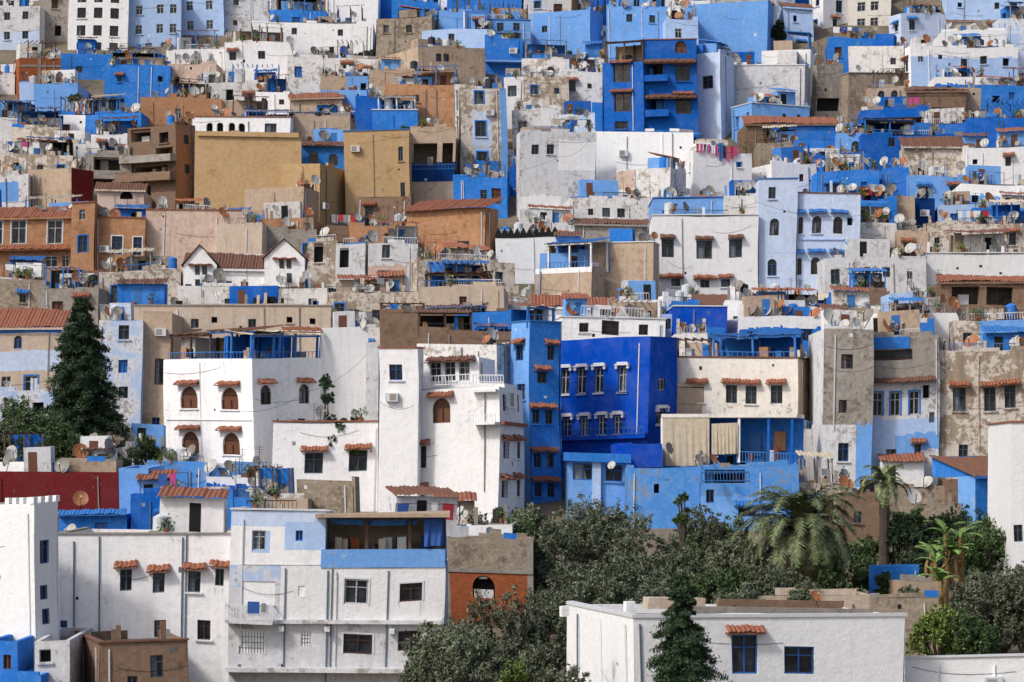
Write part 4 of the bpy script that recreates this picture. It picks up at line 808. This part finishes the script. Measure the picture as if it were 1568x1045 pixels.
for a in [(35,700,598,120,'bush',203),(75,705,615,110,'olive',202),(10,715,622,100,'olive',201),(95,715,645,95,'bush',200),(55,710,625,120,'bush',200.5),(235,715,660,60,'bush',205),(497,690,552,50,'fir',199.5),(548,690,612,40,'bush',199.5),(520,690,620,40,'bush',199.5),(200,715,675,50,'olive',203),
          (745,850,775,80,'olive',181),(785,860,768,80,'bush',180),(715,850,790,60,'olive',179),(815,860,758,80,'olive',184),(845,860,762,80,'olive',185),(790,860,770,60,'bush',187),
          (905,940,760,190,'olive',172),(965,950,762,140,'olive',169),(850,950,795,130,'olive',168),(1075,930,782,120,'olive',178),(1000,940,830,170,'olive',164),(1130,930,812,150,'olive',168),(1165,940,850,130,'olive',163),(1100,950,860,120,'bush',160),
          (870,960,860,160,'olive',163),(945,960,860,160,'olive',162),(1050,930,800,110,'bush',174),(1110,930,785,90,'bush',178),
          (1290,900,835,140,'bush',172),(1180,900,785,80,'olive',176),(1240,900,850,120,'olive',174),
          (680,1090,928,150,'olive',146),(770,1080,910,165,'olive',149),(838,1080,905,110,'olive',151),(650,1090,962,95,'olive',143),(830,1120,985,140,'olive',138),(790,1120,1015,80,'lime',136),(730,1100,960,150,'olive',142),(700,1120,1010,120,'olive',138),(640,1120,1000,80,'olive',137),
          (1400,860,775,100,'bush',182),(1460,860,770,120,'fir',180),(1530,860,780,120,'bush',181),(1375,870,790,80,'fir',178),(1320,880,800,70,'bush',181),(1500,870,800,120,'bush',176),(1420,880,820,100,'fir',174),
          (1530,1010,838,160,'olive',158),(1575,1010,855,130,'olive',157),(1490,1000,870,100,'olive',160),(1440,1010,920,95,'lime',155),(1490,1010,940,110,'bush',154),(1350,940,865,80,'bush',167),(1400,960,885,80,'olive',161),
          (1270,930,870,110,'bush',164),(1140,990,885,120,'olive',158),(915,990,875,150,'olive',160),(1020,990,880,120,'olive',158),(1210,950,875,110,'olive',161)]:
    x,b,t,w,mt,Y=a; nm={'olive':'olive_tree','bush':'leafy_shrub','fir':'dark_shrub','lime':'citrus_tree'}[mt]
    crown_tree(nm,x,b,t,w,mt,Y,nl=max(9,int(w/8)),dens=1.5 if x<100 else 1.0,trunk=.12)
crown_tree('young_tree',1046,930,750,34,'bush',Y=175,nl=9,dens=.3,trunk=.6); crown_tree('young_tree',1098,930,790,40,'olive',Y=173,nl=9,dens=.4,trunk=.5)
palm(1228,812,912,122,166,n=90); palm(1352,742,860,55,178,n=34,dead=5,lr=.9)
for x,y,Y in ((1447,818,170),(1462,850,169),(1432,860,168),(1470,825,172),(1440,890,160),(1425,840,171)): banana(x,y,Y)
for i,p in enumerate(PL):
    e=empty('potted_plant',p); mb=MB(); tube(mb,[(0,0,-.05),(0,0,.28)],[.12,.17],'tile',8); mb.obj('pot',e); q=np.random.normal(size=(100,3))*[.2,.2,.22]+[0,0,.5]; leaves(q,.1,random.choice(['bush','lime']),'leaves',e)
for x,b,t,w,mt in ((120,180,145,50,'bush'),(870,110,80,40,'bush'),(620,250,178,30,'bush'),(1190,70,30,30,'fir'),(800,40,-10,60,'fir'),(530,140,62,36,'bush'),(1330,470,422,30,'bush'),(560,110,75,40,'bush')):
    crown_tree('small_tree',x,b,t,w,mt,nl=8,leaf=.16)
# ---------------------------------------------------------------- overhead cables
def cable(pts):
    mb=MB(); P=[]
    for (x1,y1,Y1),(x2,y2,Y2) in zip(pts,pts[1:]):
        for i in range(13):
            q=i/12; Y=Y1+(Y2-Y1)*q; px=x1+(x2-x1)*q; py=y1+(y2-y1)*q+10*4*q*(1-q); P.append(((px-CX)*Y/F,Y,(HZ-py)*Y/F))
    tube(mb,P,[.011]*len(P),'iron',4); mb.obj('overhead_cable')
cable([(368,630,207),(470,600,207.5),(560,545,212)]); cable([(90,930,168),(250,940,168),(352,925,151.5)]); cable([(1262,560,203),(1340,560,203),(1440,548,203)])
cable([(700,270,281),(860,240,276),(910,205,277)]); cable([(1000,320,255),(1160,310,255),(1320,330,255)]); cable([(300,250,279),(463,215,280),(628,205,278)])
# ---------------------------------------------------------------- terrain
xs=sorted(set([-3000,-1500,-900,-600,-400,-300,-220]+list(range(-160,161,8))+[220,300,400,600,900,1500,3000])); ys=[-2500,-1200,-600,-400,-200,-100,-60,-30,-10,0,4,10,20,30,50,70,90,110,125,135]+list(range(140,364,6))+[380,420,480,560,700,900,1200,1600,2200,3000]
V=[];Fc=[]
for y in ys:
    for x in xs:
        z=zg(min(max(y,-400),900)); 
        if y>900: z=zg(900)+(y-900)*.08
        d=max(0,abs(x)-170); z+=6*math.sin(x*.009+1)*min(1,d/200)+ (math.sin(x*.13)*math.cos(y*.11))*.25-.2
        V.append((x,y,z))
nx=len(xs)
for j in range(len(ys)-1):
    for i in range(nx-1): a=j*nx+i; Fc.append((a,a+1,a+nx+1,a+nx))
me=bpy.data.meshes.new('hillside_ground'); me.from_pydata(V,[],Fc); me.update()
m,nt,bs=nodes('hillside_earth'); g=nn(nt,'ShaderNodeNewGeometry'); p=g.outputs['Position']
c=mix(nt,mr(nt,noise(nt,p,.12,8,.7),.5,.66),lin('7a6c5c'),lin('4a5038')); c=mix(nt,mr(nt,noise(nt,p,2,8,.7),.4,.7,0,.7),c,lin('4e453a')); nt.links.new(c,bs.inputs['Base Color']); bs.inputs['Roughness'].default_value=.95
me.materials.append(m); col.objects.link(bpy.data.objects.new('hillside_ground',me))
# ---------------------------------------------------------------- light, world, camera
sd=Vector((-.66,-.55,.82)).normalized()
su=bpy.data.lights.new('sun','SUN'); su.energy=2.25; su.angle=math.radians(6); su.color=(1,.97,.925); so=bpy.data.objects.new('sun',su); col.objects.link(so); so.rotation_euler=sd.to_track_quat('Z','Y').to_euler(); so.location=(-50,-50,100)
w=bpy.data.worlds.new('World'); scene.world=w; w.use_nodes=True; nt=w.node_tree; sk=nn(nt,'ShaderNodeTexSky',sky_type='NISHITA'); sk.sun_disc=False; sk.sun_elevation=math.asin(sd.z); sk.sun_rotation=math.atan2(sd.x,sd.y); sk.dust_density=4; sk.air_density=1.0
bg=nt.nodes['Background']; nt.links.new(sk.outputs[0],bg.inputs[0]); bg.inputs[1].default_value=.15
cam=bpy.data.cameras.new('camera'); co=bpy.data.objects.new('camera',cam); col.objects.link(co); scene.camera=co; co.location=(0,0,0); co.rotation_euler=(math.radians(90),0,0)
cam.sensor_width=36; cam.lens=F/1568*36; cam.shift_y=(HZ-522.5)/1568; cam.clip_end=6000; cam.clip_start=.5
scene.view_settings.view_transform='Standard'; scene.view_settings.look='None'; scene.view_settings.exposure=0
